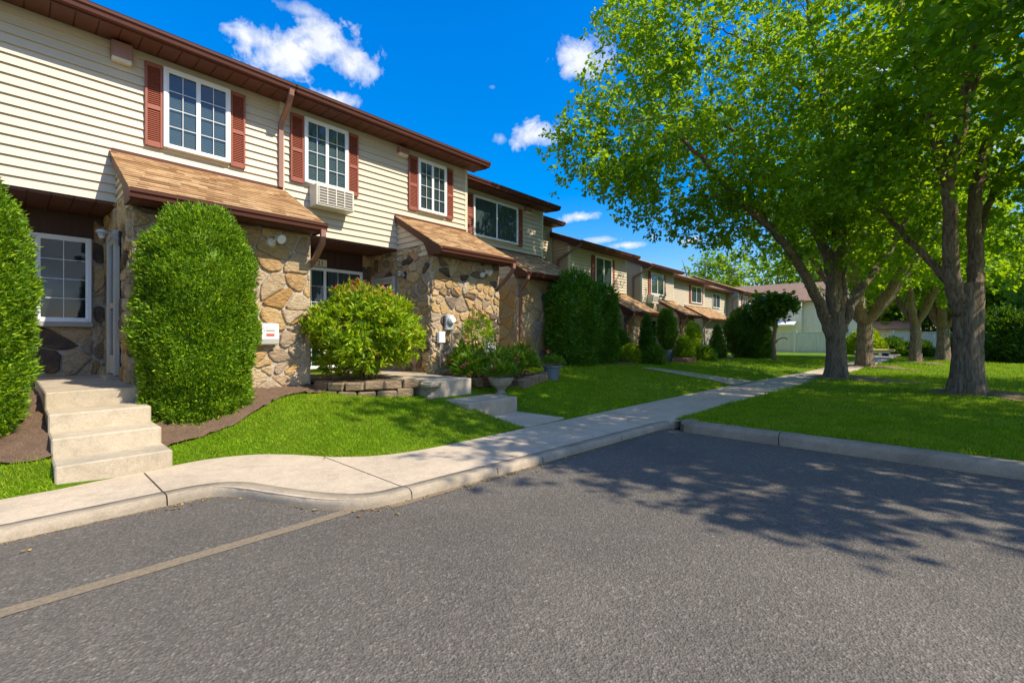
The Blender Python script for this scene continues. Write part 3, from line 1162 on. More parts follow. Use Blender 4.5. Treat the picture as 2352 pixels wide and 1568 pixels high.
def shutter(parent, s0, s1, z0, z1, mp, detail=True):
    mb = MB()
    e = .032
    mp_wall = mp
    mp = lambda s, d, z: mp_wall(s, d + .018, z)
    mb.box(s0, s0 + e, .018, .052, z0, z1, mp, 0, .004)
    mb.box(s1 - e, s1, .018, .052, z0, z1, mp, 0, .004)
    zm = z0 + (z1 - z0) * .47
    for (a, b) in ((z0, z0 + .075), (zm - .03, zm + .03), (z1 - .065, z1)):
        mb.box(s0 + e, s1 - e, .018, .050, a, b, mp)
    mb.box(s0 + e, s1 - e, .016, .022, z0 + .07, z1 - .06, mp, 1)
    step = .030 if detail else .06
    for (a, b) in ((z0 + .075, zm - .03), (zm + .03, z1 - .065)):
        z = a
        while z < b - .008:
            mb.poly([mp(s0 + e, .046, z), mp(s1 - e, .046, z), mp(s1 - e, .026, z + step * .88), mp(s0 + e, .026, z + step * .88)])
            mb.poly([mp(s0 + e, .024, z - .001), mp(s1 - e, .024, z - .001), mp(s1 - e, .046, z), mp(s0 + e, .046, z)])
            z += step
    return mb.build('shutter', [M['shutter'], M['panel']], parent)


def soffit_boards(mb, s0, s1, y0, y1, z, mat=0, pitch=.23):
    n = max(1, int(round((s1 - s0) / pitch)))
    p = (s1 - s0) / n
    for k in range(n):
        a, b = s0 + k * p + .006, s0 + (k + 1) * p - .006
        mb.box(a, b, y0, y1, z, z + .03, IDENT, mat)
    mb.box(s0, s1, y0 + .01, y1 - .01, z + .012, z + .026, IDENT, 1)


GUTTER = [(0, .115), (0, 0), (.055, 0), (.065, .008), (.075, .05), (.098, .075), (.102, .112), (.108, .120), (.098, .122), (.090, .085), (.06, .06), (.008, .11)]


def gutter(parent, s0, s1, y, z, name='gutter', scale=1.0, mat='brown'):
    mb = MB()
    mb.prism([(d * scale, q * scale) for d, q in GUTTER], s0, s1, lambda s, d, q: (s, y - d, z + q))
    return mb.build(name, M[mat], parent)


def downspout(parent, pts, mat='spout', r=(.038, .03)):
    mb = MB()
    P = [Vector(p) for p in pts]
    rings = []
    for i, p in enumerate(P):
        d = (P[min(i + 1, len(P) - 1)] - P[max(i - 1, 0)]).normalized()
        a = Vector((1, 0, 0))
        a = (a - d * a.dot(d)).normalized()
        b = d.cross(a)
        base = len(mb.v)
        for (u, q) in ((-1, -1), (1, -1), (1, 1), (-1, 1)):
            mb.v.append(tuple(p + a * u * r[0] + b * q * r[1]))
        rings.append(base)
    for a, b in zip(rings[:-1], rings[1:]):
        for k in range(4):
            mb.f.append((a + k, a + (k + 1) % 4, b + (k + 1) % 4, b + k))
            mb.m.append(0)
    for a in (rings[0], rings[-1]):
        mb.f.append((a, a + 1, a + 2, a + 3))
        mb.m.append(0)
    return mb.build('downspout', M[mat], parent)


def porch(root, bx0, bx1, yw, dz, zg, stone=True, gable_siding=False, overlap=.09, out=1.62, cell=.25, detail=True, rspout=True, inner=9.8):
    """porch block in front of a house wall: stone walls, lean-to shingle roof, fascia, gutter"""
    yp, ye = yw - 1.2, yw - out
    zt, ze = 4.08 + dz, 3.19 + dz
    zs = 3.07 + dz            # porch soffit
    slope = (zt - ze) / out
    yb = inner
    # roof: courses stepped as real laps
    mb = MB()
    a, b = bx0 - overlap, bx1 + overlap * .6
    L = math.hypot(out, zt - ze)
    n = int(L / .105) if detail else 8
    nv = Vector((0, -(zt - ze), out)).normalized()
    for k in range(n):
        t0, t1 = k / n, (k + 1) / n
        p0 = Vector((0, ye + out * t0, ze + (zt - ze) * t0)) + nv * .010
        p1 = Vector((0, ye + out * t1, ze + (zt - ze) * t1)) + nv * .002
        base = Vector((0, ye + out * t0, ze + (zt - ze) * t0))
        mb.poly([(a, p0.y, p0.z), (b, p0.y, p0.z), (b, p1.y, p1.z), (a, p1.y, p1.z)])
        mb.poly([(a, base.y, base.z), (b, base.y, base.z), (b, p0.y, p0.z), (a, p0.y, p0.z)])
    mb.poly([(a, ye, ze - .012), (b, ye, ze - .012), (b, yw, zt - .012), (a, yw, zt - .012)])
    for x in (a, b):
        mb.poly([(x, ye, ze - .012), (x, yw, zt - .012), (x, yw, zt + .004), (x, ye, ze + .008)])
    roof = mb.build('porch_roof', M['shingle'], root, uv=lambda x, y, z: (x, (y - ye) / out * L + 50))
    mb = MB()
    mb.box(a + .03, b - .03, yw - .035, yw - .023, zt - .03, zt + .035)
    mb.build('flashing', M['brown'], roof)
    # rake boards, fascia, soffit
    mb = MB()
    for x0, x1 in ((a + .012, a + .040), (b - .040, b - .012)):
        P = [(ye + .004, ze - .014), (yw - .022, zt - .014), (yw - .022, zt - .16), (yp + .14, ze + slope * (yp + .14 - ye) - .17), (yp - .03, zs - .02), (ye + .004, zs - .02)]
        i = len(mb.v)
        mb.v += [(x0, y, z) for y, z in P] + [(x1, y, z) for y, z in P]
        n6 = len(P)
        for k in range(n6):
            mb.f.append((i + k, i + (k + 1) % n6, i + n6 + (k + 1) % n6, i + n6 + k))
            mb.m.append(0)
        mb.f += [tuple(range(i, i + n6)), tuple(range(i + n6, i + 2 * n6))]
        mb.m += [0, 0]
    mb.box(a + .041, b - .041, ye + .003, ye + .025, zs - .02, ze - .016)
    mb.build('fascia', M['brown'], root)
    mb = MB()
    soffit_boards(mb, a + .042, b - .042, ye + .026, yp - .005 + .02, zs, 0, .35)
    mb.build('porch_soffit', [M['soffit'], M['panel']], root)
    gutter(root, a, b, ye + .002, ze - .125, 'porch_gutter', 0.95)
    # walls
    mb = MB()
    if stone:
        mb.box(bx0, bx1, yp, yb, zg - .35, zs + .03, IDENT, 1)
        fieldstone(mb, bx0 - .012, bx1, zg - .3, zs, front(yp), cell=cell)
    else:
        mb.box(bx0 + .02, bx1 - .02, yp + .02, yb, zg - .35, zs + .03, IDENT, 1)
    return mb, roof, dict(yp=yp, ye=ye, zt=zt, ze=ze, zs=zs, slope=slope, yb=yb)


def gable(root, x, P, yw, dz, mat='siding', deep=None):
    """the siding triangle between the side wall of the porch and its roof"""
    zlow = P['zs'] + .0
    mb = MB()
    ys = P['yp']

    def lim(z):
        # roof underside: y where ze + slope*(y-ye) - .02 = z
        y = P['ye'] + (z + .03 - P['ze']) / P['slope']
        return (max(ys, y), yw - .022)
    z0 = deep if deep is not None else zlow
    if deep is not None:
        lap(mb, ys, yw - .022, deep, P['zs'], left(x), None)
    lap(mb, ys, yw - .022, zlow + .002, P['zt'] - .05, left(x), lim)
    mb.poly([(x + .002, ys, zlow), (x + .002, yw, zlow), (x + .002, yw, P['zt'] - .06), (x + .002, ys, P['ze'] + P['slope'] * (ys - P['ye']) - .03)])
    return mb.build('porch_gable', M[mat], root)


def main_roof(root, x0, x1, yw, dz, e0=.0, e1=.28, depth=8.0, detail=True, soff=True, capl=False):
    ze = 5.79 + dz
    yo = yw - .50
    # soffit, fascia, gutter, roof slab
    mb = MB()
    if detail:
        soffit_boards(mb, x0 - e0, x1 + e1, yo + .02, yw + .02, 5.67 + dz - .004)
    else:
        mb.box(x0 - e0, x1 + e1, yo + .02, yw + .02, 5.666 + dz, 5.70 + dz)
    mb.build('soffit', [M['soffit'], M['panel']], root)
    mb = MB()
    mb.box(x0 - e0, x1 + e1, yo, yo + .019, 5.645 + dz, ze)
    mb.build('fascia', M['brown'], root)
    gutter(root, x0 - e0 - .005, x1 + e1 + .03, yo - .001, ze - .125, 'gutter', 1.0)
    rise = math.tan(R(21))
    yr = yw + depth / 2
    mb = MB()
    zr = ze + rise * (yr - yo)
    a, b = x0 - e0 - .03, x1 + e1 + .03
    th = .03
    prof = [(yo - .02, ze + .005), (yr, zr), (2 * yr - yo, ze), (2 * yr - yo, ze - th), (yr, zr - th), (yo - .02, ze + .005 - th)]
    i = len(mb.v)
    mb.v += [(a, y, z) for y, z in prof] + [(b, y, z) for y, z in prof]
    for k in range(6):
        mb.f.append((i + k, i + (k + 1) % 6, i + 6 + (k + 1) % 6, i + 6 + k))
        mb.m.append(0)
    mb.f += [(i, i + 1, i + 4, i + 5), (i + 1, i + 2, i + 3, i + 4), (i + 6, i + 7, i + 10, i + 11), (i + 7, i + 8, i + 9, i + 10)]
    mb.m += [0] * 4
    mb.build('roof', M['shingle'], root, uv=lambda x, y, z: (x, y * 1.07 + 50))
    # rake boards closing the roof ends
    for xa, xb in ((a + .01, a + .035), (b - .035, b - .01)):
        mb = MB()
        P = [(yo + .02, ze - .03), (yr, zr - .035), (yr, zr - .20), (yo + .32, ze - .12), (yo + .02, ze - .14)]
        i = len(mb.v)
        n = len(P)
        mb.v += [(xa, y, z) for y, z in P] + [(xb, y, z) for y, z in P]
        for k in range(n):
            mb.f.append((i + k, i + (k + 1) % n, i + n + (k + 1) % n, i + n + k))
            mb.m.append(0)
        mb.f += [tuple(range(i, i + n)), tuple(range(i + n, i + 2 * n))]
        mb.m += [0, 0]
        mb.build('rake_board', M['brown'], root)
    return rise, yo, ze, yr


def house_body(root, x0, x1, yw, dz, zg, depth, recess=9.8, mat='siding', side=None, side_mat=None, rise=.38):
    """inner walls that carry everything, plain at the back"""
    mb = MB()
    mb.box(x0 + .004, x1 - .004, yw + .024, yw + depth, 3.335 + dz, 5.66 + dz)
    mb.box(x0 + .01, x1 - .01, recess + .05, yw + depth - .01, zg - .6, 3.33 + dz)
    # gable ends under the roof
    ze, yo, yr = 5.79 + dz, yw - .5, yw + depth / 2
    for x in (x0 + .006, x1 - .006):
        mb.poly([(x, yw + .024, 5.66 + dz), (x, yw + depth, 5.66 + dz), (x, yr, ze + rise * (yr - yo) - .04)])
    mb.build('wall', M[mat], root)
    mb = MB()
    lap(mb, x0, x1, 3.335 + dz, 5.664 + dz, front(yw))
    mb.build('siding', M[mat], root)
    if side is not None:
        mb = MB()
        zb = side
        lap(mb, yw + .0, yw + depth, zb, 5.664 + dz, left(x0))

        def lim(z):
            k = (z - (ze - .04)) / rise
            return (yo + k, 2 * yr - yo - k)
        lap(mb, yw, yw + depth, 5.668 + dz, ze + rise * (yr - yo) - .06, left(x0), lim)
        mb.build('side_siding', M[side_mat or mat], root)
    for x in ((x0, x1) if side is not None else (x1,)):
        mb = MB()
        sgn = -1 if x == x0 else 1
        xa, xb = sorted((x + (-.026 if sgn < 0 else -.055), x + (.055 if sgn < 0 else .026)))
        mb.box(xa, xb, yw - .028, yw + .06, 3.32 + dz, 5.664 + dz)
        mb.build('corner_board', M['trim_cream'], root)


def wall_light(root, x, y, z, mp=None, heads=1):
    """wall mounted flood light: a round base plate, an arm and a hooded lamp head"""
    mb = MB()
    mp = mp or front(y)

    def disc(c, r, d0, d1, n=14, r1=None, mat=0):
        i = len(mb.v)
        r1 = r if r1 is None else r1
        for rr, d in ((r, d0), (r1, d1)):
            for k in range(n):
                th = 2 * math.pi * k / n
                mb.v.append(mp(c[0] + rr * math.cos(th), d, c[1] + rr * math.sin(th)))
        for k in range(n):
            mb.f.append((i + k, i + (k + 1) % n, i + n + (k + 1) % n, i + n + k))
            mb.m.append(mat)
        mb.f.append(tuple(i + n + k for k in range(n)))
        mb.m.append(mat)
    disc((x, z), .075, .03, .065, r1=.06)
    o = mb.build('wall_light', M['acbody'], root)
    mb = MB()
    mb.tube([mp(x, .06, z), mp(x + .03, .10, z + .03), mp(x + .05, .13, z + .05)], .018, 8)
    c0, c1 = Vector(mp(x + .05, .10, z + .09)), Vector(mp(x + .085, .22, z + .03))
    mb.tube([c0, c0 + (c1 - c0) * .35, c0 + (c1 - c0) * .75, c1], [.03, .045, .06, .072], 14)
    mb.build('lamp_head', M['white'], o)
    return o


def lantern(root, mp, s, z, k=1.0):
    mp_wall, s_, z_ = mp, s, z
    mp = lambda a, d, c: mp_wall(s_ + (a - s_) * k, d * k + .02 * (1 - k), z_ + (c - z_) * k)
    mb = MB()
    mb.box(s - .05, s + .05, .02, .05, z - .12, z + .14, mp, 0, .008)
    o = mb.build('wall_light', M['black'], root)
    mb = MB()
    pts = [mp(s, .05, z), mp(s, .12, z + .02), mp(s, .20, z + .09), mp(s, .27, z + .10)]
    mb.tube(pts, .016, 8)
    c = Vector(mp(s, .27, z + .10))
    mb.lathe((c.x, c.y, c.z - .09 * k), [(a * k, b * k) for a, b in ((.03, .12), (.075, .10), (.085, .06), (.06, .055), (.05, 0), (.02, -.015))], 14)
    mb.build('lamp_arm', M['meter'], o)
    mb = MB()
    mb.lathe((c.x, c.y, c.z - .10 * k), [(a * k, b * k) for a, b in ((.01, -.03), (.04, -.015), (.045, .02), (.04, .06))], 12)
    mb.build('lamp_glass', M['acbody'], o)
    return o


def vent(root, x0, x1, z0, z1, y):
    mb = MB()
    mp = front(y)
    mb.box(x0, x1, .01, .15, z0 + .05, z1, mp, 0, .01)
    mb.box(x0 + .01, x1 - .01, .012, .13, z0, z0 + .052, mp, 1, .006)
    return mb.build('exhaust_vent', [M['spout'], M['acbody']], root)


def storm_door(root, mp, s0, s1, z0, z1, grid=True, flip=False):
    mb = MB()
    f = .07
    for a, b in ((s0, s0 + f), (s1 - f, s1)):
        mb.box(a, b, .02, .085, z0, z1, mp, 0, .008)
    mb.box(s0 + f, s1 - f, .02, .083, z1 - f, z1, mp, 0)
    g = .06
    a, b = s0 + f + .006, s1 - f - .006
    mb.box(a, a + g, .03, .070, z0 + .02, z1 - f - .004, mp, 0)
    mb.box(b - g, b, .03, .070, z0 + .02, z1 - f - .004, mp, 0)
    for c, d in ((z0 + .02, z0 + .28), (z1 - f - .09, z1 - f - .004), (z0 + .95, z0 + 1.03)):
        mb.box(a + g, b - g, .03, .068, c, d, mp, 0)
    mb.box(a + g, b - g, .03, .036, z0 + .2, z1 - f - .05, mp, 1)
    d = mb.build('door', [M['door_frame'], M['dark']], root)
    mb = MB()
    for c, e in ((z0 + .28, z0 + .95), (z0 + 1.03, z1 - f - .09)):
        mb.poly([mp(a + g, .052, c), mp(b - g, .052, c), mp(b - g, .052, e), mp(a + g, .052, e)])
    mb.build('pane', M['glass'], d)
    if grid:
        mb = MB()
        m_ = (a + b) / 2
        mb.box(m_ - .006, m_ + .006, .038, .046, z0 + .28, z1 - f - .09, mp)
        for q in (1.35, 1.68):
            mb.box(a + g, b - g, .038, .0455, z0 + q - .006, z0 + q + .006, mp)
        mb.build('muntin', M['sill'], d)
    mb = MB()
    hx = a + .03 if flip else b - .03
    p = [mp(hx, .07, z0 + 1.0), mp(hx, .11, z0 + 1.0), mp(hx + (.06 if flip else -.06), .115, z0 + 1.0)]
    mb.tube(p, .011, 8)
    mb.build('handle', M['brass'], d)
    return d


def text_mesh(txt, size, mp, s, d, z, mat, parent, depth=.003):
    cu = bpy.data.curves.new('t', 'FONT')
    cu.body = txt
    cu.size = size
    cu.extrude = depth
    ob = bpy.data.objects.new('t', cu)
    COL.objects.link(ob)
    dg = bpy.context.evaluated_depsgraph_get()
    me = ob.evaluated_get(dg).to_mesh()
    mb = MB()
    for p in me.polygons:
        mb.poly([mp(s + me.vertices[i].co.x, d + me.vertices[i].co.z, z + me.vertices[i].co.y) for i in p.vertices])
    bpy.data.objects.remove(ob)
    bpy.data.curves.remove(cu)
    return mb.build('house_number', mat, parent)


# ================================================================ the two near houses (one flush front)
YW = 8.7
REC = 9.8


def near_house(x0, x1, bx0, bx1, wins, label, zl, win_g, door_s, vents, e0, e1, first):
    root = thing('townhouse', (bx0, YW, .6), label, 'townhouse', 'row of attached townhouses')
    mp = front(YW)
    house_body(root, x0, x1, YW, 0, .6, 8.5, REC, side=(0.3 if first else None))
    main_roof(root, x0, x1, YW, 0, e0, e1, 8.5)
    for (a, b, c, d, sl, sr, back) in wins:
        window(root, a, b, c, d, mp, (2, 4), 'v', back)
        shutter(root, *sl, c - .03, d + .0, mp)
        shutter(root, *sr, c - .03, d + .0, mp)
    for v_ in vents:
        vent(root, *v_, YW)
    mbw, roof, P = porch(root, bx0, bx1, YW, 0, .55, cell=.20 if first else .165)
    dz0, dz1 = zl, zl + 2.08
    mpl = left(bx0)
    # stone on the door side of the porch and round the recess
    skip = [(door_s[0], door_s[1], zl - .1, dz1)]
    fieldstone(mbw, P['yp'] + .012, REC, zl - .2, P['zs'] + .23, mpl, skip=skip, cell=.19 if first else .165,
               lim=lambda s, z: z < P['zs'] - .03 or s > P['yp'] + .35)
    mbw.box(bx0 + .005, bx0 + .3, P['yp'] + .35, REC, P['zs'] + .03, P['zs'] + .25, IDENT, 1)
    mpr = front(REC)
    a, b, c, d = win_g
    mbw.box(x0 + .02, bx0 + .002, REC, REC + .05, zl - .4, 3.32, IDENT, 1)
    fieldstone(mbw, b + .02, bx0 - .01, zl - .1, 3.31, mpr, cell=.28)
    if c > zl + .2:
        fieldstone(mbw, x0 + .04, b + .02, zl - .25, c - .07, mpr, cell=.28)
        fieldstone(mbw, x0 + .04, a - .03, c - .07, 3.31, mpr, cell=.28)
    else:
        fieldstone(mbw, x0 + .04, a - .03, zl - .1, 3.31, mpr, cell=.28)
    mbw.build('stone_wall', [M['stone'], M['mortar']], root)
    gable(root, bx0, P, YW, 0)
    # recess: ceiling boards, header panel above the window
    mb = MB()
    soffit_boards(mb, x0, bx0 + .0, YW + .002, REC - .01, 3.30)
    mb.build('soffit', [M['soffit'], M['panel']], root)
    mb = MB()
    n = int((b - a + .06) / .16)
    for k in range(n):
        q0 = a - .03 + (b - a + .06) * k / n
        q1 = a - .03 + (b - a + .06) * (k + 1) / n
        mb.box(q0 + .003, q1 - .003, .0, .03, d + .005, 3.298, mpr)
    mb.build('header_panel', M['panel'], root)
    door = storm_door(root, mpl, door_s[0], door_s[1], zl + (.06 if first else .03), dz1, grid=not first, flip=first)
    mb = MB()
    mb.box(door_s[0] - .0, door_s[1], .0, .16, zl - .05, zl + (.055 if first else .028), mpl)
    mb.build('threshold', M['step'], root)
    return root, P


h1, P1 = near_house(-3.2, 3.36, 1.06, 3.34, [(1.59, 2.50, 4.30, 5.53, (1.37, 1.585), (2.505, 2.73), 'blind')],
                    'nearest cream townhouse, one shuttered upper window over its wide shingled porch roof',
                    .79, (-.30, .88, 1.62, 2.93), (8.28, 8.98), [(.98, 1.22, 5.36, 5.63)], .12, .0, True)
mpr = front(REC)
window(h1, -.30, .88, 1.62, 2.93, mpr, (2, 4), 'v', None)
mb = MB()
mb.box(-.34, .90, .0, .10, 1.545, 1.618, mpr, 0, .008)
mb.build('window_sill', M['sill'], h1)
lantern(h1, left(1.06), 8.22, 2.74, .78)
wall_light(h1, 2.72, 7.5, 2.85)
downspout(h1, [(3.30, 8.14, 5.69), (3.30, 8.16, 5.60), (3.305, 8.25, 5.50), (3.315, 8.58, 5.30), (3.315, 8.65, 5.20), (3.315, 8.655, 4.5), (3.315, 8.655, 4.10)])
downspout(h1, [(3.33, 7.03, 3.08), (3.33, 7.03, 2.98), (3.36, 7.12, 2.88), (3.385, 7.42, 2.68), (3.385, 7.60, 2.58), (3.385, 8.2, 2.50)])

h2, P2 = near_house(3.36, 7.87, 5.81, 7.83, [(3.73, 4.61, 4.30, 5.53, (3.485, 3.725), (4.615, 4.84), 'blind'), (6.33, 7.17, 4.31, 5.51, (6.085, 6.325), (7.175, 7.39), 'curtain')],
                    'second cream sided townhouse with two shuttered upper windows and a window air conditioner',
                    .655, (3.75, 5.55, .70, 2.89), (8.72, 9.66), [(5.79, 6.03, 5.42, 5.60)], .0, .28, False)
gw = window(h2, 3.75, 5.55, .70, 2.89, mpr, (3, 6), 'v', 'curtain', fw=.05)
mb = MB()
mb.box(4.33, 4.71, .031, .046, 2.915, 3.075, mpr, 0, .004)
sg = mb.build('number_sign', M['sign'], h2)
text_mesh('121', .15, mpr, 4.415, .047, 2.942, M['black'], sg)
lantern(h2, left(5.81), 8.35, 2.72, .62)
wall_light(h2, 7.25, 7.5, 2.80)
downspout(h2, [(7.84, 7.03, 3.08), (7.84, 7.03, 2.98), (7.86, 7.12, 2.88), (7.885, 7.42, 2.66), (7.885, 7.60, 2.56), (7.885, 8.5, 2.45)])

# ================================================================ the houses further down the row


def far_house(x0, x1, yw, dz, zg, bx0, bx1, win, label, side=None, side_mat=None, e1=.25, stone=True, gable_deep=None, detail=False, wb='curtain',
              shut=True, grid=None, porch_on=True, mat='siding', extra=None, e0=None, depth=7.5):
    e0 = e0 if e0 is not None else (.12 if side is not None else 0)
    root = thing('townhouse', ((x0 + x1) / 2, yw, zg), label, 'townhouse', 'row of attached townhouses')
    rec = yw + 1.1
    house_body(root, x0, x1, yw, dz, zg, depth, rec, mat, side, side_mat)
    main_roof(root, x0, x1, yw, dz, e0, e1, depth, detail=detail)
    mp = front(yw)
    for (a, b) in win:
        window(root, a, b, 4.31 + dz, 5.50 + dz, mp, grid, 'v', wb, detail=False)
        if shut:
            shutter(root, a - .245, a - .005, 4.29 + dz, 5.50 + dz, mp, False)
            shutter(root, b + .005, b + .235, 4.29 + dz, 5.50 + dz, mp, False)
    if porch_on:
        mbw, roof, P = porch(root, bx0, bx1, yw, dz, zg, stone, cell=.30, detail=False, inner=rec)
        if stone:
            fieldstone(mbw, P['yp'] + .012, rec, zg - .1, P['zs'], left(bx0), cell=.30, skip=[(yw - .1, yw + .85, zg, zg + 2.05)])
            fieldstone(mbw, x0 + .04, bx0 - .01, zg - .1, 3.31 + dz, front(rec), cell=.34, skip=[(x0 + .3, bx0 - .25, zg + .1, zg + 2.2)])
        mbw.box(x0 + .02, bx0 + .002, rec, rec + .05, zg - .4, 3.32 + dz, IDENT, 1)
        mbw.build('stone_wall', [M['stone'], M['mortar' if stone else 'siding_grey']], root)
        gable(root, bx0, P, yw, dz, 'siding' if stone else 'siding_grey', gable_deep)
        mb = MB()
        soffit_boards(mb, x0, bx0, yw + .002, rec - .01, 3.30 + dz)
        mb.build('soffit', [M['soffit'], M['panel']], root)
        if stone:
            if bx0 - x0 > 1:
                window(root, x0 + .35, bx0 - .25, zg + .15, zg + 2.15, front(rec), (2, 5), 'v', 'curtain', detail=False)
            storm_door(root, left(bx0), yw - .05, yw + .82, zg + .03, zg + 2.05)
            wall_light(root, bx1 - .55, P['yp'], 2.78 + dz)
        downspout(root, [(bx0 - .02, P['ye'] - .03, P['ze'] - .12), (bx0 - .02, P['ye'] - .02, P['ze'] - .2), (bx0 + .03, P['ye'] + .12, P['ze'] - .32), (bx0 + .10, P['yp'] - .06, P['ze'] - .5),
                         (bx0 + .10, P['yp'] - .07, P['ze'] - .7), (bx0 + .10, P['yp'] - .07, zg + .1)])
    else:
        mb = MB()
        lap(mb, x0 + .02, x1 - .02, zg - .3, 3.32 + dz, front(rec + .03))
        mb.build('lower_siding', M[mat], root)
    if side is not None:
        downspout(root, [(x0 - .02, yw - .56, 5.69 + dz), (x0 - .02, yw - .5, 5.6 + dz), (x0 - .05, yw - .2, 5.45 + dz), (x0 - .075, yw + .45, 5.2 + dz), (x0 - .075, yw + .5, 5.1 + dz), (x0 - .075, yw + .5, 2.5 + dz)])
    if extra:
        extra(root)
    return root


def vent3(r):
    vent(r, 11.3, 11.55, 5.42, 5.62, 9.7)


far_house(7.87, 12.28, 9.7, 0, .6, 9.6, 12.2, [(9.0, 10.95)], 'third cream townhouse, set back, with a wide upper window above the dark evergreen', detail=True, extra=vent3)
far_house(12.28, 14.38, 10.9, .03, .55, 13, 14, [], 'narrow recessed townhouse of which only a brown eave end shows beside the third house', e1=.12, porch_on=False)
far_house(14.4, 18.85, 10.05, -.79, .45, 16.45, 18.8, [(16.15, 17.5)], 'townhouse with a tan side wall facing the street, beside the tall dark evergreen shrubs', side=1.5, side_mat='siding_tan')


def small_ac(r):
    mb = MB()
    mb.box(22.75, 23.6, .03, .30, 3.15, 3.60, front(10.9), 0, .01)
    for k in range(6):
        mb.box(22.8 + k * .13, 22.88 + k * .13, .30, .306, 3.22, 3.54, front(10.9), 1)
    o = mb.build('air_conditioner', [M['acbody'], M['grille']], r)


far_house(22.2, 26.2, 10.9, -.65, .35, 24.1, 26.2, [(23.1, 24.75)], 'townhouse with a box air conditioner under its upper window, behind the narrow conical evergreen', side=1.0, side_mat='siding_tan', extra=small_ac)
far_house(26.2, 33.9, 11.8, -.62, .25, 30.2, 35.2, [(31.2, 33.2)], 'townhouse whose long lean-to porch roof ends in a grey sided gable', stone=False, gable_deep=.3, detail=False)
far_house(33.9, 41.4, 12.6, -.62, .15, 36, 40, [(37.9, 39.7)], 'townhouse with one pale unshuttered upper window next to the last house', porch_on=False, shut=False)
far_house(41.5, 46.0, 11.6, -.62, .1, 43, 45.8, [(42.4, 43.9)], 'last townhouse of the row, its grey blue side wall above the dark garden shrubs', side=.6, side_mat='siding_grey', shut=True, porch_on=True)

# air conditioner under the second upper window
ac = thing('air_conditioner', (4.22, 8.7, 3.85), 'cream box air conditioner sticking out of the wall under the second upper window', 'air conditioner')
mp = front(YW)
mb = MB()
mb.box(3.84, 4.60, .03, .33, 3.85, 4.26, mp, 0, .012)
mb.build('case', M['acbody'], ac)
mb = MB()
mb.box(3.88, 4.56, .331, .336, 3.90, 4.21, mp)
g = mb.build('grille', M['grille'], ac)
mb = MB()
for k in range(7):
    z = 3.90 + .31 * k / 6
    mb.box(3.872, 4.568, .334, .346, z - .006, z + .006, mp)
for k in range(5):
    x = 3.88 + .68 * k / 4
    mb.box(x - .008, x + .008, .334, .348, 3.892, 4.218, mp)
mb.build('grille_bar', M['acbody'], ac)

# mail box on the stone of the first porch
mbx = thing('mailbox', (2.66, 7.5, 1.27), 'white metal wall mailbox with a red label beside the round evergreen', 'mailbox')
mp = front(7.46)
mb = MB()
prof = [(0, 1.28), (0, 1.58), (.03, 1.60), (.125, 1.585), (.135, 1.57), (.135, 1.36), (.10, 1.285), (.08, 1.27)]
mb.prism(prof, 2.54, 2.78, mp)
body = mb.build('body', M['white'], mbx)
mb = MB()
mb.box(2.60, 2.72, .136, .139, 1.475, 1.497, mp)
mb.build('slot', M['sill'], body)
mb = MB()
mb.box(2.60, 2.715, .136, .1385, 1.40, 1.44, mp)
mb.build('label_plate', M['red'], mbx)
mb = MB()
mb.box(2.60, 2.735, .136, .142, 1.52, 1.57, mp, 0, .002)
mb.build('lid', M['white'], mbx)

# utility boxes on the second porch
mp = front(7.46)
em = thing('electric_meter', (6.25, 7.46, 1.6), 'grey electric meter with a round glass dial on the second stone porch', 'electric meter')
mb = MB()
mb.box(6.13, 6.34, 0, .09, 1.52, 1.86, mp, 0, .02)
mb.build('case', M['meter'], em)
mb = MB()
c = Vector(mp(6.24, .09, 1.74))
mb.tube([c, c + Vector((0, -.05, 0)), c + Vector((0, -.09, 0))], [.085, .085, .06], 18)
mb.build('dial', M['white'], em)
mb = MB()
mb.tube([mp(6.3, .05, 1.52), mp(6.3, .05, .7)], .018, 8)
mb.build('conduit', M['meter'], em)
jb = thing('junction_box', (6.0, 7.46, 1.2), 'small white cable box at the stone corner of the second porch', 'junction box')
mb = MB()
mb.box(5.93, 6.10, 0, .09, 1.26, 1.50, mp, 0, .012)
mb.build('case', M['white'], jb)
mb = MB()
mb.tube([mp(6.0, .04, 1.26), mp(6.0, .04, .75)], .015, 8)
mb.build('conduit', M['meter'], jb)
gm = thing('gas_meter', (7.25, 7.3, .62), 'grey gas meter with a small white index, behind the red flowers', 'gas meter')
mb = MB()
mb.box(7.12, 7.38, .06, .26, .95, 1.25, mp, 0, .04)
mb.tube([mp(7.17, .15, 1.25), mp(7.17, .15, 1.34), mp(7.17, -.02, 1.36)], .02, 8)
mb.tube([mp(7.33, .15, 1.25), mp(7.33, .15, 1.40), mp(7.5, .10, 1.42), mp(7.5, .10, .6)], .02, 8)
mb.build('body', M['meter'], gm)
mb = MB()
mb.box(7.15, 7.33, .262, .29, 1.13, 1.24, mp, 0, .008)
mb.build('index', M['white'], gm)


# ---------------------------------------------------------------- plants
def unit(a):
    return a / np.maximum(np.linalg.norm(a, axis=-1, keepdims=True), 1e-9)


def leaf_geo(P, ax, nr, L, Wd, fold=.12):
    """a folded pointed leaf at each point: (verts, triangles)"""
    ax = unit(ax)
    sd = unit(np.cross(ax, nr))
    nn = np.cross(sd, ax)
    L = np.asarray(L)[:, None]
    Wd = np.asarray(Wd)[:, None]
    v = np.stack([P, P + ax * L * .42 + sd * Wd / 2 + nn * L * fold, P + ax * L, P + ax * L * .42 - sd * Wd / 2 + nn * L * fold], 1)
    n = len(P)
    b = np.arange(n)[:, None] * 4
    f = np.concatenate([b + np.array([[0, 1, 2]]), b + np.array([[0, 2, 3]])], 1).reshape(-1, 3)
    return v.reshape(-1, 3), f


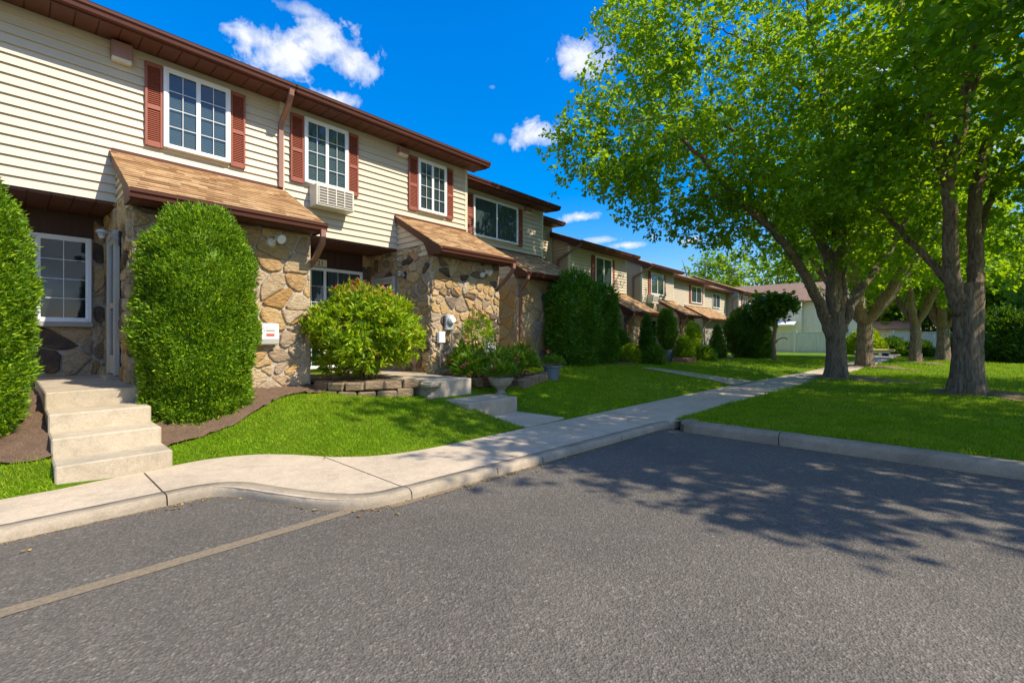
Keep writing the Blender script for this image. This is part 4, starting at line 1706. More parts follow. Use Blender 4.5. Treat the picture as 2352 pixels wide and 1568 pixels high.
def leaf_mesh(name, P, ax, nr, L, Wd, mat, parent=None, fold=.12):
    v, f = leaf_geo(P, ax, nr, L, Wd, fold)
    return np_mesh(name, v, f, mat, parent)


def noise3(p, s, seed=0):
    q = p * s + seed * 7.3
    return (np.sin(q[:, 0] * 1.3 + 1.7 * np.sin(q[:, 1] * .9 + seed)) + np.sin(q[:, 1] * 1.5 + 1.3 * np.sin(q[:, 2] * 1.1)) + np.sin(q[:, 2] * 1.2 + 1.9 * np.sin(q[:, 0] * .8))) / 3


def shrub(name, loc, rx, ry, h, label, cat, mat, n=9000, L=(.06, .10), W=.3, up=.5, shape='column', clump=.07, group=None, stems=True, parent_thing=None, tilt=.6, seed=1, base_lift=0.0, core=True):
    """a dense clipped or natural shrub made of thousands of small leaves standing out from a bulging surface"""
    r = np.random.default_rng(seed)
    root = parent_thing or thing(name, loc, label, cat, group)
    o = np.array(loc, float)

    def prof(t):
        if shape == 'column':
            return np.where(t < .50, .74 + .26 * np.sin(np.clip(t / .50, 0, 1) * math.pi * .5) ** .8, np.sqrt(np.clip(1 - (np.clip(t - .50, 0, 1) / .50) ** 2.3, 0, 1)))
        if shape == 'cone':
            return np.where(t < .18, .75 + .25 * t / .18, np.clip(1 - ((t - .18) / .82), 0, 1) ** .75)
        if shape == 'dome':
            return np.sqrt(np.clip(1 - np.clip(t, 0, 1) ** 2, 0, 1)) * np.where(t < .15, .85 + t, 1)
        return np.sqrt(np.clip(1 - (2 * t - 1) ** 2, 0, 1))
    # area weighted heights
    tt = np.linspace(0, 1, 400)
    pr = prof(tt)
    wgt = pr * np.maximum(rx, ry) + .25 * rx
    cdf = np.cumsum(wgt)
    cdf /= cdf[-1]

    def pts(n, depth):
        t = np.interp(r.random(n), cdf, tt)
        th = r.random(n) * 2 * math.pi
        R_ = prof(t)
        # a few points on the cap
        p = np.stack([np.cos(th) * R_ * rx, np.sin(th) * R_ * ry, t * h], 1)
        e = 1e-2
        sl = (prof(np.clip(t + e, 0, 1)) - prof(np.clip(t - e, 0, 1))) / (2 * e) / h * max(rx, ry)
        nrm = unit(np.stack([np.cos(th), np.sin(th), np.clip(-sl, -1, 6)], 1))
        bulge = clump * noise3(p, 6.0 / max(rx, .3) * .55, seed) + clump * .5 * noise3(p, 13.0, seed + 3)
        p = p + nrm * (bulge[:, None] - depth[:, None])
        return p, nrm
    per = 12 if n > 15000 else 8
    m = n // per
    dep = (np.abs(r.normal(0, .06, m)) * 1.4 - .02) * max(rx, .25)
    c, nc = pts(m, dep)
    # each tuft is a fan of leaves
    c = np.repeat(c, per, 0)
    nc = np.repeat(nc, per, 0)
    k = len(c)
    ax = unit(nc + up * np.array([0, 0, 1]) + tilt * r.standard_normal((k, 3)))
    p = c + r.standard_normal((k, 3)) * (L[1] * .35) + o + np.array([0, 0, base_lift])
    p[:, 2] = np.maximum(p[:, 2], o[2] + .01)
    Ls = r.uniform(L[0], L[1], k)
    leaf_mesh('foliage', p, ax, unit(nc + .7 * r.standard_normal((k, 3))), Ls, Ls * W * r.uniform(.8, 1.3, k), mat, root)
    if core:
        mb = MB()
        nz, na = 14, 20
        for a in range(nz + 1):
            t = a / nz
            q = float(prof(np.array([t]))[0]) * (.76 if n > 15000 else .82)
            for b in range(na):
                th = 2 * math.pi * b / na
                mb.v.append((o[0] + rx * q * math.cos(th), o[1] + ry * q * math.sin(th), o[2] + base_lift + .02 + t * h * .94))
        for a in range(nz):
            for b in range(na):
                mb.f.append((a * na + b, a * na + (b + 1) % na, (a + 1) * na + (b + 1) % na, (a + 1) * na + b))
                mb.m.append(0)
        mb.build('inner_foliage', mat, root, smooth=True)
    if stems:
        mb = MB()
        for q in range(5):
            a = r.random() * 6.28
            mb.tube([(o[0] + .05 * math.cos(a), o[1] + .05 * math.sin(a), o[2] - .05), (o[0] + .4 * rx * math.cos(a), o[1] + .4 * ry * math.sin(a), o[2] + base_lift + h * .35)], [.022, .01], 6)
        mb.build('stem', M['stem'], root)
    return root


def gz(x, y):
    return float(hgt(x, y))


shrub('evergreen_shrub', (1.63, 6.82, gz(1.6, 6.4) - .02), .60, .58, 2.74, 'tall rounded bright green evergreen before the first stone porch, right of the steps', 'evergreen shrub', M['arbor_leaf'], 100000, (.030, .062), .27, .6, 'column', .075, seed=11)
shrub('evergreen_shrub', (-.36, 6.75, gz(-.3, 6.5)), .54, .56, 2.70, 'tall bright green evergreen left of the concrete steps, cut by the picture edge', 'evergreen shrub', M['arbor_leaf'], 76000, (.030, .062), .27, .6, 'column', .075, seed=12)
# a few loose shoots on them
for (cx, cy, cz, sd) in ((.22, 6.5, 2.72, 5), (1.05, 6.55, 2.35, 6)):
    pass

shrub('evergreen_shrub', (11.3, 7.75, gz(11.3, 7.7)), .80, .70, 2.75, 'big dark green evergreen with a rounded top in front of the third house', 'evergreen shrub', M['yew_leaf'], 20000, (.07, .13), .32, .5, 'column', .09, seed=13)
shrub('evergreen_shrub', (13.1, 7.95, gz(13.1, 7.9)), .55, .55, 2.65, 'narrow loose dark evergreen just behind the big rounded dark one', 'evergreen shrub', M['yew_leaf'], 10000, (.08, .15), .32, .5, 'column', .14, seed=14)


def place(u, v, z=None):
    """ground point below a place where a thing is seen to stand"""
    z = .35 if z is None else z
    for _ in range(5):
        x, y, _z = at(u, v, z)
        z = gz(x, y)
    return x, y, z


def far_shrub(u, v, wpx, hpx, label, mat, shape, n, L, cat='shrub', name='garden_shrub', seed=1, clump=.1, z=.4, W=.34, lift=0.0, group=None, d=None, core=True):
    x, y, _ = at(u, v, z)
    if d:
        t = (u - 1176) / FPX
        x, y = d * (CA + t * SA), d * (SA - t * CA)
    dd = x * CA + y * SA
    r = wpx / FPX * dd / 2
    return shrub(name, (x, y, gz(x, y) - .03), r, r, hpx / FPX * dd, label, cat, mat, n, L, W, .5, shape, clump * max(.4, r), group, True, seed=seed, base_lift=lift, core=core)


far_shrub(1422, 830, 54, 74, 'clipped dark green ball shrub left of the small yellow green bush', M['yew_leaf'], 'dome', 5000, (.06, .11), seed=21, d=17)
far_shrub(1447, 838, 50, 42, 'small yellow green bush between the ball shrub and the conical evergreen', M['bush_leaf'], 'dome', 3500, (.06, .12), seed=22, d=16.2)
far_shrub(1486, 850, 36, 112, 'dark pointed conical evergreen beside the stone porch post', M['dark_leaf'], 'cone', 7000, (.06, .11), seed=23, name='conical_evergreen', cat='evergreen shrub', d=16.3)
far_shrub(1502, 852, 44, 42, 'low leafy plant at the foot of the conical evergreen', M['flower_leaf'], 'dome', 2500, (.07, .13), seed=24, d=15.9, core=False)
far_shrub(1531, 838, 34, 95, 'upright fan shaped green shrub in a dark tub by the porch post', M['flower_leaf'], 'ball', 4000, (.07, .14), seed=25, d=18.0, lift=.45)
far_shrub(1572, 845, 38, 52, 'yellow green round bush in a low planter', M['bush_leaf'], 'dome', 3500, (.06, .12), seed=26, d=17.8, lift=.15)
far_shrub(1612, 838, 56, 36, 'low spreading green plant with small red flowers before the siding gable', M['flower_leaf'], 'dome', 3500, (.07, .13), seed=27, d=19.5)
far_shrub(1648, 832, 36, 80, 'dark narrow evergreen against the grey sided gable', M['dark_leaf'], 'cone', 4500, (.07, .12), seed=28, name='conical_evergreen', cat='evergreen shrub', d=22.5)
far_shrub(1718, 836, 84, 118, 'large loose dark green shrub at the far end of the row of houses', M['dark_leaf'], 'ball', 9000, (.12, .22), seed=29, d=24.0, clump=.3)
far_shrub(1752, 836, 36, 56, 'round dark shrub between the large loose shrub and the thin little tree', M['yew_leaf'], 'dome', 4000, (.08, .14), seed=30, d=24.5)
far_shrub(1592, 800, 26, 72, 'slim yellow green shrub against the porch of the fifth house', M['bush_leaf'], 'ball', 2200, (.08, .14), seed=33, d=19.8, lift=.3)
# tubs and planters of the far gardens
tb = thing('planter_tub', place(1531, 845), 'dark round tub holding the upright fan shaped shrub', 'planter')
mb = MB()
x, y, z = tb.location
x, y = 18.0 * (CA + (1531 - 1176) / FPX * SA), 18.0 * (SA - (1531 - 1176) / FPX * CA)
tb.location = (x, y, gz(x, y))
mb.lathe((x, y, gz(x, y) - .04), [(.20, 0), (.27, .42), (.29, .44), (.29, .50), (.25, .50), (.24, .44)], 20)
mb.build('tub', M['pot_blue'], tb)
mb = MB()
mb.lathe((x, y, gz(x, y) + .36), [(.23, 0), (.23, .05)], 16)
mb.build('soil', M['mulch'], tb)
px, py = 17.6 * (CA + (1573 - 1176) / FPX * SA), 17.6 * (SA - (1573 - 1176) / FPX * CA)
pb = thing('planter_box', (px, py, gz(px, py)), 'low brown planter box under the yellow green round bush', 'planter')
mb = MB()
mb.box(px - .45, px + .45, py - .28, py + .28, gz(px, py) - .05, gz(px, py) + .2, bev=.02)
mb.build('box', M['terracotta'], pb)
mb = MB()
mb.box(px - .41, px + .41, py - .24, py + .24, gz(px, py) + .19, gz(px, py) + .215)
mb.build('soil', M['mulch'], pb)


def stones_row(pts, name, label, cat, group, size=(.34, .14, .13), seed=3, mat='wallblock'):
    r = random.Random(seed)
    for i, (x, y, z, a) in enumerate(pts):
        L, D, Hh = (q * r.uniform(.92, 1.08) for q in size)
        mb = MB()
        mb.box(-L / 2, L / 2, -D / 2, D / 2, 0, Hh, bev=.022)
        ca, sa_ = math.cos(a), math.sin(a)
        mb.v = [(x + p * ca - q * sa_ + r.uniform(-.011, .011), y + p * sa_ + q * ca + r.uniform(-.011, .011), z + h_ + r.uniform(-.008, .008)) for p, q, h_ in mb.v]
        o = mb.build(name, M[mat], None, loc=(x, y, z))
        tag(o, label[i] if isinstance(label, list) else label, cat, group)


# raised bed of split blocks around the flowering bush
WALLC = [(3.36, 7.42), (3.42, 7.05), (3.62, 6.72), (3.92, 6.50), (4.25, 6.36), (4.62, 6.22)]
wc = chaikin(WALLC, 3)
cum = [0]
for a, b in zip(wc[:-1], wc[1:]):
    cum.append(cum[-1] + math.hypot(b[0] - a[0], b[1] - a[1]))


def on_wall(s):
    x, y = np.interp(s, cum, [p[0] for p in wc]), np.interp(s, cum, [p[1] for p in wc])
    x2, y2 = np.interp(s + .02, cum, [p[0] for p in wc]), np.interp(s + .02, cum, [p[1] for p in wc])
    return float(x), float(y), math.atan2(y2 - y, x2 - x)


ROWN = ['upper row of the curved wall', 'lower row of the curved wall']
ORD = ['first', 'second', 'third', 'fourth', 'fifth', 'sixth', 'seventh', 'eighth']
L0 = .285
for rw in (1, 0):
    s = .10 if rw == 1 else .0
    k = 0
    P_, lb = [], []
    while s + L0 / 2 < cum[-1] - .03:
        x, y, a = on_wall(s + L0 / 2)
        nx, ny = -math.sin(a), math.cos(a)
        off = .02 * rw
        z = .385 + .02 * (x - 3.4) + .146 * rw
        P_.append((x + nx * off, y + ny * off, z, a))
        lb.append('%s grey brown block from the stone porch in the %s' % (ORD[min(k, 7)], ROWN[0] if rw else ROWN[1]))
        s += L0 + .006
        k += 1
    stones_row(P_, 'wall_block', lb, 'wall block', 'split blocks of the curved garden wall', (L0, .17, .142), 5 + rw)
V = []
n = 24
mb = MB()
back = [(3.36, 8.6), (3.6, 8.9), (4.0, 9.0), (4.3, 8.9), (4.5, 8.4), (4.58, 7.6)]
for k in range(n):
    for t in (k / n, (k + 1) / n):
        pass
cen = (4.05, 7.4)
ring = [(wc[int(i * (len(wc) - 1) / 18)]) for i in range(19)] + back[::-1]
for i in range(len(ring)):
    a, b = ring[i], ring[(i + 1) % len(ring)]
    mb.poly([(cen[0], cen[1], .68), (a[0] * .97 + cen[0] * .03, a[1] * .97 + cen[1] * .03, .645), (b[0] * .97 + cen[0] * .03, b[1] * .97 + cen[1] * .03, .645)])
tag(mb.build('garden_soil', M['mulch']), kind='structure')


def bush(name, loc, rx, ry, h, label, cat, mat, nclump, per, L, stems, seed, tips=None, ntips=0, low=.25):
    """an open bush: bare lower stems carrying rosettes of narrow leaves"""
    r = np.random.default_rng(seed)
    root = thing(name, loc, label, cat)
    o = np.array(loc, float)
    # rosette centres in the upper dome, mostly near the surface
    c = []
    while len(c) < nclump:
        d = unit(r.standard_normal(3))
        rad = r.uniform(.35, 1.0) ** .45
        p = d * rad * (1 + .10 * math.sin(5 * d[0] + 3 * d[2]) + .07 * math.sin(9 * d[1]))
        z = low * h + (p[2] * .5 + .5) * h * (1 - low)
        if p[2] < -.2 and r.random() < .35:
            continue
        c.append((p[0] * rx, p[1] * ry, z))
    c = np.array(c)
    out = unit((c - np.array([0, 0, h * .35])) / np.array([rx, ry, h * .6]))
    C_ = np.repeat(c, per, 0)
    O_ = np.repeat(out, per, 0)
    k = len(C_)
    ax = unit(O_ * .55 + np.array([0, 0, .3]) + r.standard_normal((k, 3)) * .62)
    Ls = r.uniform(L[0], L[1], k)
    leaf_mesh('foliage', C_ + o + r.standard_normal((k, 3)) * .018, ax, unit(O_ + np.array([0, 0, .5]) + .5 * r.standard_normal((k, 3))), Ls, Ls * r.uniform(.26, .36, k), mat, root)
    if tips:
        sel = c[np.argsort(-(c[:, 2] + .25 * r.random(len(c))))[:ntips]]
        C_ = np.repeat(sel, 7, 0)
        k = len(C_)
        Ls = r.uniform(.04, .075, k)
        leaf_mesh('blossom', C_ + o + np.array([0, 0, .05]) + r.standard_normal((k, 3)) * .025, unit(r.standard_normal((k, 3)) + np.array([0, 0, .8])), unit(r.standard_normal((k, 3))), Ls, Ls * .6, tips, root)
    mb = MB()
    for q in range(stems):
        a = 2 * math.pi * q / stems + r.uniform(-.3, .3)
        e = r.uniform(.45, .8)
        mb.tube([(o[0] + .10 * math.cos(a), o[1] + .10 * math.sin(a), o[2] - .04), (o[0] + .28 * rx * math.cos(a), o[1] + .28 * ry * math.sin(a), o[2] + h * .3),
                 (o[0] + e * rx * math.cos(a), o[1] + e * ry * math.sin(a), o[2] + h * .72)], [.020, .015, .007], 6)
    mb.build('stem', M['stem'], root)
    return root


bush('flowering_bush', (4.22, 7.22, .60), .98, .90, 1.62, 'wide yellow green azalea bush with reddish tips, growing in the curved block bed', 'bush', M['bush_leaf'], 1250, 12, (.08, .15), 18, 31, M['red_tip'], 46, .10)
bush('flowering_bush', (6.45, 6.75, .58), .36, .32, 1.35, 'thin upright shrub with pale pink buds in front of the electric meter', 'bush', M['bush_leaf'], 150, 10, (.05, .10), 6, 32, M['petal'], 10, .35)


def flower_plant(loc, r_, h, label, seed, n=640, red=9, L=(.10, .20), mat='flower_leaf', name='flowering_plant', cat='plant', group='leafy plants in the flower bed'):
    r = np.random.default_rng(seed)
    root = thing(name, loc, label, cat, group)
    o = np.array(loc, float)
    th = r.random(n) * 6.283
    rad = np.sqrt(r.random(n)) * r_
    el = np.clip(1 - (rad / r_) ** 2, 0, 1)
    p = np.stack([rad * .8 * np.cos(th), rad * .8 * np.sin(th), h * (.25 + .6 * el * r.random(n))], 1)
    ax = unit(np.stack([np.cos(th), np.sin(th), .25 + 1.0 * el], 1) + .35 * r.standard_normal((n, 3)))
    Ls = r.uniform(L[0], L[1], n)
    leaf_mesh('foliage', p + o, ax, unit(np.array([0, 0, 1.]) + .4 * r.standard_normal((n, 3))), Ls, Ls * .30, M[mat], root, .06)
    if red:
        cidx = r.choice(n, red, replace=False)
        for c in cidx[:1]:
            pass
        C_ = np.repeat(p[cidx] + np.array([0, 0, .12]), 9, 0)
        k = len(C_)
        Ls = r.uniform(.04, .065, k)
        leaf_mesh('blossom', C_ + o + r.standard_normal((k, 3)) * .012, unit(r.standard_normal((k, 3)) + np.array([0, 0, .5])), unit(r.standard_normal((k, 3))), Ls, Ls * .75, M['petal'], root)
    mb = MB()
    for q in range(12):
        a = r.random() * 6.28
        mb.tube([(o[0], o[1], o[2] - .03), (o[0] + .5 * r_ * math.cos(a), o[1] + .5 * r_ * math.sin(a), o[2] + h * .6)], [.007, .004], 5)
    mb.build('stem', M['flower_leaf'], root)
    return root


FL = [((5.98, 6.45, .52), .40, .66, 'leafy plant with pale green edged leaves nearest the slab steps'), ((6.5, 6.30, .54), .42, .74, 'leafy plant with red blossoms behind the stone urn'),
      ((7.05, 6.50, .56), .44, .68, 'long leaved plant with orange blossoms in the middle of the flower bed'), ((7.6, 6.60, .57), .42, .62, 'long leaved pale green plant near the blue grey pot'),
      ((8.05, 6.95, .58), .40, .78, 'leafy plant with yellow and orange blossoms behind the blue grey pot'), ((6.25, 6.95, .57), .35, .85, 'dark leafy plant under the white cable box')]
for i, (l, r_, h, lb) in enumerate(FL):
    flower_plant(l, r_, h, lb, 60 + i, red=10 if i in (1, 2, 4) else 4)
# edging stones of the flower bed
pe, le = [], []
for k, (x, y) in enumerate([(5.98, 6.78), (6.02, 6.40), (6.95, 5.95), (7.30, 6.03), (7.65, 6.12), (8.0, 6.25)]):
    pe.append((x, y, gz(x, y) - .03, math.atan2(.1, .35) if k > 1 else 1.5))
    le.append('%s rough brown edging stone of the flower bed, counted from the slab steps' % ORD[k])
stones_row(pe, 'edging_stone', le, 'edging stone', 'edging stones of the flower bed', (.33, .2, .19), 9)
bed('garden_soil', [(5.9, 6.2), (6.5, 6.0), (7.2, 6.1), (8.4, 6.4)], [(5.9, 7.5), (8.4, 7.5)], 30, 14, lift=.02)


def pot(name, loc, prof, mat, label, cat='plant pot', soil=None, n=26):
    root = thing(name, loc, label, cat)
    mb = MB()
    mb.lathe(loc, prof, n)
    mb.build('pot', M[mat], root, smooth=False)
    mb = MB()
    r_, z = soil
    mb.lathe((loc[0], loc[1], loc[2] + z - .03), [(r_, 0), (r_, .03)], n)
    mb.build('soil', M['mulch'], root)
    return root


bx, by = 8.15, 6.15
bz = gz(bx, by) - .01
pot('flower_pot', (bx, by, bz), [(.135, 0), (.185, .26), (.195, .285), (.215, .29), (.218, .325), (.195, .33), (.185, .29)], 'pot_blue', 'blue grey round plastic pot on the lawn at the end of the flower bed', soil=(.186, .30))
flower_plant((bx, by, bz + .28), .30, .34, 'bushy green plant growing in the blue grey pot', 77, 420, 2, (.07, .13), 'flower_leaf', 'potted_plant', 'plant', None)
ux, uy, uz = 6.06, 5.75, gz(6.06, 5.75) - .05
UR = [(.13, 0), (.14, .02), (.12, .04), (.08, .07), (.075, .11), (.11, .15), (.18, .21), (.22, .28), (.228, .31), (.238, .315), (.238, .345), (.20, .345), (.19, .31)]
pot('stone_urn', (ux, uy, uz), UR, 'pot_stone', 'weathered stone urn planter on a narrow foot beside the slab steps', 'urn', (.192, .32))
flower_plant((ux, uy, uz + .29), .34, .38, 'leafy green plant spilling over the stone urn', 78, 420, 4, (.10, .18), 'flower_leaf', 'potted_plant', 'plant', None)
bxx, byy = 4.66, 6.02
bzz = gz(bxx, byy)
bb = thing('stone_bowl', (bxx, byy, bzz), 'low broken stone bowl standing between the block wall and the slab step', 'bowl')
mb = MB()
mb.lathe((bxx, byy, bzz - .02), [(.09, 0), (.09, .05), (.05, .09), (.10, .16), (.17, .22), (.18, .26), (.16, .265), (.12, .23)], 14)
mb.build('bowl', M['pot_stone'], bb)


# ---------------------------------------------------------------- trees
RV = np.array([SA, -CA, 0.0])      # to the right, across the line of sight
FV = np.array([CA, SA, 0.0])


def tree(name, base, limbs, crowns, ncl, per, leaf, label, group, seed, trunk_r=.34, mat='maple_leaf', cl_r=.55, flare=1.7, gapn=.15, twig=True, shell=.45, bark_n=18, hollow=None, droop=.25, extra=None):
    """limbs: polylines in metres relative to the base [(lateral, depth, height, radius)...]; crowns: ellipsoids (lat, dep, z, rl, rd, rz, weight)"""
    r = np.random.default_rng(seed)
    root = thing(name, tuple(base), label, 'tree', group)
    B = np.array(base, float)

    def W3(l, d, z):
        return B + RV * l + FV * d + np.array([0, 0, z])
    mb = MB()
    nodes, nrad = [], []
    for li, lb in enumerate(limbs):
        P = np.array([W3(*q[:3]) for q in lb])
        rad = np.array([q[3] for q in lb])
        # smooth resample
        t = np.linspace(0, 1, len(P))
        n = max(6, len(P) * 4)
        ts = np.linspace(0, 1, n)
        Q = np.stack([np.interp(ts, t, P[:, k]) for k in range(3)], 1)
        for _ in range(3):
            Q[1:-1] = .25 * Q[:-2] + .5 * Q[1:-1] + .25 * Q[2:]
        rs_ = np.interp(ts, t, rad)
        wob = r.standard_normal((n, 3)) * .02
        wob[0] = 0
        Q = Q + wob * (rs_[:, None] < .2)
        if li == 0:
            # the trunk with its root flare
            base_i = len(mb.v)
            na = 28
            ph = r.random(3) * 6
            for i in range(n):
                zrel = Q[i, 2] - B[2]
                for a in range(na):
                    th = 2 * math.pi * a / na
                    fl = 1 + (flare - 1) * math.exp(-max(0, zrel + .05) / .30) * (.65 + .35 * math.cos(5 * th + ph[0]) + .2 * math.cos(3 * th + ph[1]))
                    rr = rs_[i] * fl * (1 + .045 * math.cos(7 * th + ph[2] + zrel * .6) + .025 * math.sin(12 * th + zrel * 1.7) + .015 * r.standard_normal())
                    mb.v.append((Q[i, 0] + rr * math.cos(th), Q[i, 1] + rr * math.sin(th), Q[i, 2]))
            for i in range(n - 1):
                for a in range(na):
                    mb.f.append((base_i + i * na + a, base_i + i * na + (a + 1) % na, base_i + (i + 1) * na + (a + 1) % na, base_i + (i + 1) * na + a))
                    mb.m.append(0)
        else:
            mb.tube([tuple(q) for q in Q], list(rs_), 12 if rs_[0] > .1 else 8)
        s0 = 0 if li else int(n * .75)
        for i in range(s0, n):
            nodes.append(Q[i])
            nrad.append(rs_[i])
    # clusters of leaves in the crown
    wts = np.array([c[6] for c in crowns], float)
    wts /= wts.sum()
    C_ = []
    while len(C_) < ncl:
        k = r.choice(len(crowns), p=wts)
        cl, cd, cz, rl, rd, rz, _w = crowns[k]
        d = unit(r.standard_normal(3))
        rad = (shell + (1 - shell) * r.random()) if r.random() < .75 else r.random() ** .5
        p = d * rad
        l_, d_, z_ = cl + p[0] * rl, cd + p[1] * rd, cz + p[2] * rz
        q = W3(l_, d_, z_)
        if noise3(q[None], 1.15, seed)[0] < -.30 + gapn and r.random() < .85:
            continue
        if z_ < 1.5 or (hollow and hollow(l_, d_, z_)):
            continue
        C_.append(q)
    if extra is not None:
        for e in extra:
            C_.append(W3(*e))
    C_ = np.array(C_)
    nodes, nrad = np.array(nodes), np.array(nrad)
    dist = np.min(np.linalg.norm(C_[:, None, :] - nodes[None, ::2, :], axis=2), axis=1)
    order = np.argsort(dist)
    cap = len(nodes) + ncl * 4 + 40
    NN = np.zeros((cap, 3))
    NRr = np.zeros(cap)
    m = len(nodes)
    NN[:m], NRr[:m] = nodes, nrad
    tw = []
    for ci in order:
        c = C_[ci]
        dv = np.linalg.norm(NN[:m] - c, axis=1) + np.maximum(0, NN[:m, 2] - c[2] + .2) * .8
        j = int(np.argmin(dv))
        a = NN[j]
        L = np.linalg.norm(c - a)
        if L < .12:
            continue
        r0 = min(NRr[j] * .6, .010 + .012 * L)
        mid1 = a + (c - a) * .35 + np.array([0, 0, .10 * L]) + r.standard_normal(3) * .04 * L
        mid2 = a + (c - a) * .70 + np.array([0, 0, .10 * L]) + r.standard_normal(3) * .04 * L
        tw.append(((a, mid1, mid2, c), (r0, r0 * .8, r0 * .6, max(.004, r0 * .35))))
        if m + 3 < cap:
            for q, rr in ((mid1, r0 * .8), (mid2, r0 * .6), (c, r0 * .4)):
                NN[m], NRr[m] = q, rr
                m += 1
    for P, rr in tw:
        mb.tube([tuple(q) for q in P], list(rr), 5, cap=False)
    mb.build('trunk', M['bark'], root, smooth=True)
    # leaves
    K = len(C_)
    sz = r.uniform(.6, 1.25, K)
    tuft = 10
    nt = max(1, per // tuft)
    Tc = np.repeat(C_, nt, 0) + r.standard_normal((K * nt, 3)) * np.array([1, 1, .6]) * cl_r * .50 * np.repeat(sz, nt)[:, None]
    cen = B + np.array([0, 0, np.mean([c[2] for c in crowns])])
    To = unit(unit(Tc - np.repeat(C_, nt, 0)) * .6 + unit(Tc - cen) * .6)
    Cc = np.repeat(Tc, tuft, 0)
    To = np.repeat(To, tuft, 0)
    n = len(Cc)
    ax = unit(To * .6 + r.standard_normal((n, 3)) * .75 + np.array([0, 0, -droop]))
    P = Cc + ax * leaf * .30 + r.standard_normal((n, 3)) * leaf * .42
    nr = unit(np.array([0, 0, 1.0]) + r.standard_normal((n, 3)) * .55)
    Ls = r.uniform(leaf * .7, leaf * 1.25, n)
    leaf_mesh('crown', P, ax, nr, Ls, Ls * r.uniform(.62, .90, n), M[mat], root, .10)
    return root


def pix(tree_u, tree_d, pts, dep=None):
    """limb points read off the photograph, put at the tree's own distance"""
    out = []
    for i, (u, v, rr) in enumerate(pts):
        dd = (dep[i] if dep else 0)
        D = tree_d + dd
        out.append(((u - tree_u) * D / FPX - 0, dd, CAM_H + (HV - v) * D / FPX, rr))
    return out


G_ = 'maple trees along the lawn'
b1 = at(1922, 866, .16)
b1 = (b1[0], b1[1], float(hgt_r(b1[0], b1[1])) - .08)
D1 = b1[0] * CA + b1[1] * SA


def lift(lb, z0):
    return [(l, d, z - z0, r_) for l, d, z, r_ in lb]


T1 = [
    [(0, 0, -.15, .36), (0, 0, .25, .35), (-.02, 0, .9, .33), (-.05, 0, 1.6, .335), (-.04, 0, 2.05, .31)],
    pix(1922, D1, [(1910, 775, .22), (1898, 735, .21), (1850, 665, .185), (1793, 591, .165), (1720, 528, .145), (1657, 478, .125), (1567, 399, .10), (1479, 323, .07), (1408, 263, .045), (1340, 285, .02)], [0, 0, -.3, -.6, -.9, -1.1, -1.3, -1.5, -1.6, -1.7]),
    pix(1922, D1, [(1918, 780, .26), (1912, 690, .24), (1908, 620, .21), (1903, 553, .18), (1854, 455, .14), (1802, 370, .11), (1751, 305, .08), (1671, 262, .05), (1590, 240, .025)], [0, 0, 0, .2, .5, .8, 1.0, 1.2, 1.4]),
    pix(1922, D1, [(1920, 700, .22), (1917, 600, .18), (1915, 553, .16), (1896, 413, .14), (1863, 319, .13), (1835, 262, .12), (1807, 155, .09), (1774, 70, .07), (1740, -40, .03)], [0, 0, -.1, -.5, -.8, -1.0, -1.3, -1.5, -1.7]),
    pix(1922, D1, [(1835, 262, .09), (1790, 225, .075), (1727, 187, .06), (1662, 117, .045), (1568, 75, .025), (1490, 60, .015)], [-1.0, -1.2, -1.4, -1.6, -1.8, -2]),
    pix(1922, D1, [(1930, 720, .2), (1940, 620, .15), (1945, 539, .13), (1958, 470, .11), (1968, 380, .09), (1985, 250, .06), (2000, 100, .03)], [0, .1, .2, .4, .6, .8, 1]),
    pix(1922, D1, [(1930, 765, .2), (1950, 715, .18), (1999, 647, .16), (2046, 605, .14), (2090, 555, .11), (2150, 470, .08), (2210, 360, .04)], [0, 0, .2, .4, .7, 1.0, 1.5]),
    pix(1922, D1, [(1657, 478, .05), (1600, 470, .035), (1540, 440, .02)], [-1.1, -1.3, -1.5]),
    pix(1922, D1, [(1720, 528, .05), (1690, 440, .04), (1650, 370, .02)], [-.9, -.6, -.3]),
]
T1 = [T1[0]] + [lift(q, b1[2]) for q in T1[1:]]
T1 = [[(l, d, z, r_ * .74) for l, d, z, r_ in q] for q in T1]
C1 = [(-4.6, -.9, 7.0, 3.3, 3.6, 2.9, 1.2), (-2.6, -.3, 8.6, 4.6, 4.4, 4.6, 1.6), (0.2, .3, 9.2, 4.6, 4.8, 4.9, 1.3), (2.6, .8, 7.6, 3.4, 3.6, 3.8, .8), (-1.5, -.4, 5.4, 2.6, 3.2, 1.7, .7), (-6.7, -1.5, 6.7, 1.9, 2.0, 1.7, .55), (-3.6, -.6, 5.0, 1.6, 2.0, 1.2, .3), (-5.6, -1.2, 10.4, 2.0, 2.4, 1.9, .6)]
tree('maple_tree', b1, T1, C1, 1250, 50, .125, 'big maple beside the sidewalk whose long limb and leaves reach over the houses', G_, 41, mat='maple_leaf', cl_r=.62, gapn=.17, trunk_r=.35, hollow=lambda l, d, z: (d < -1.7 or (d < -.9 and l > -3.5)) and random.random() < .78)

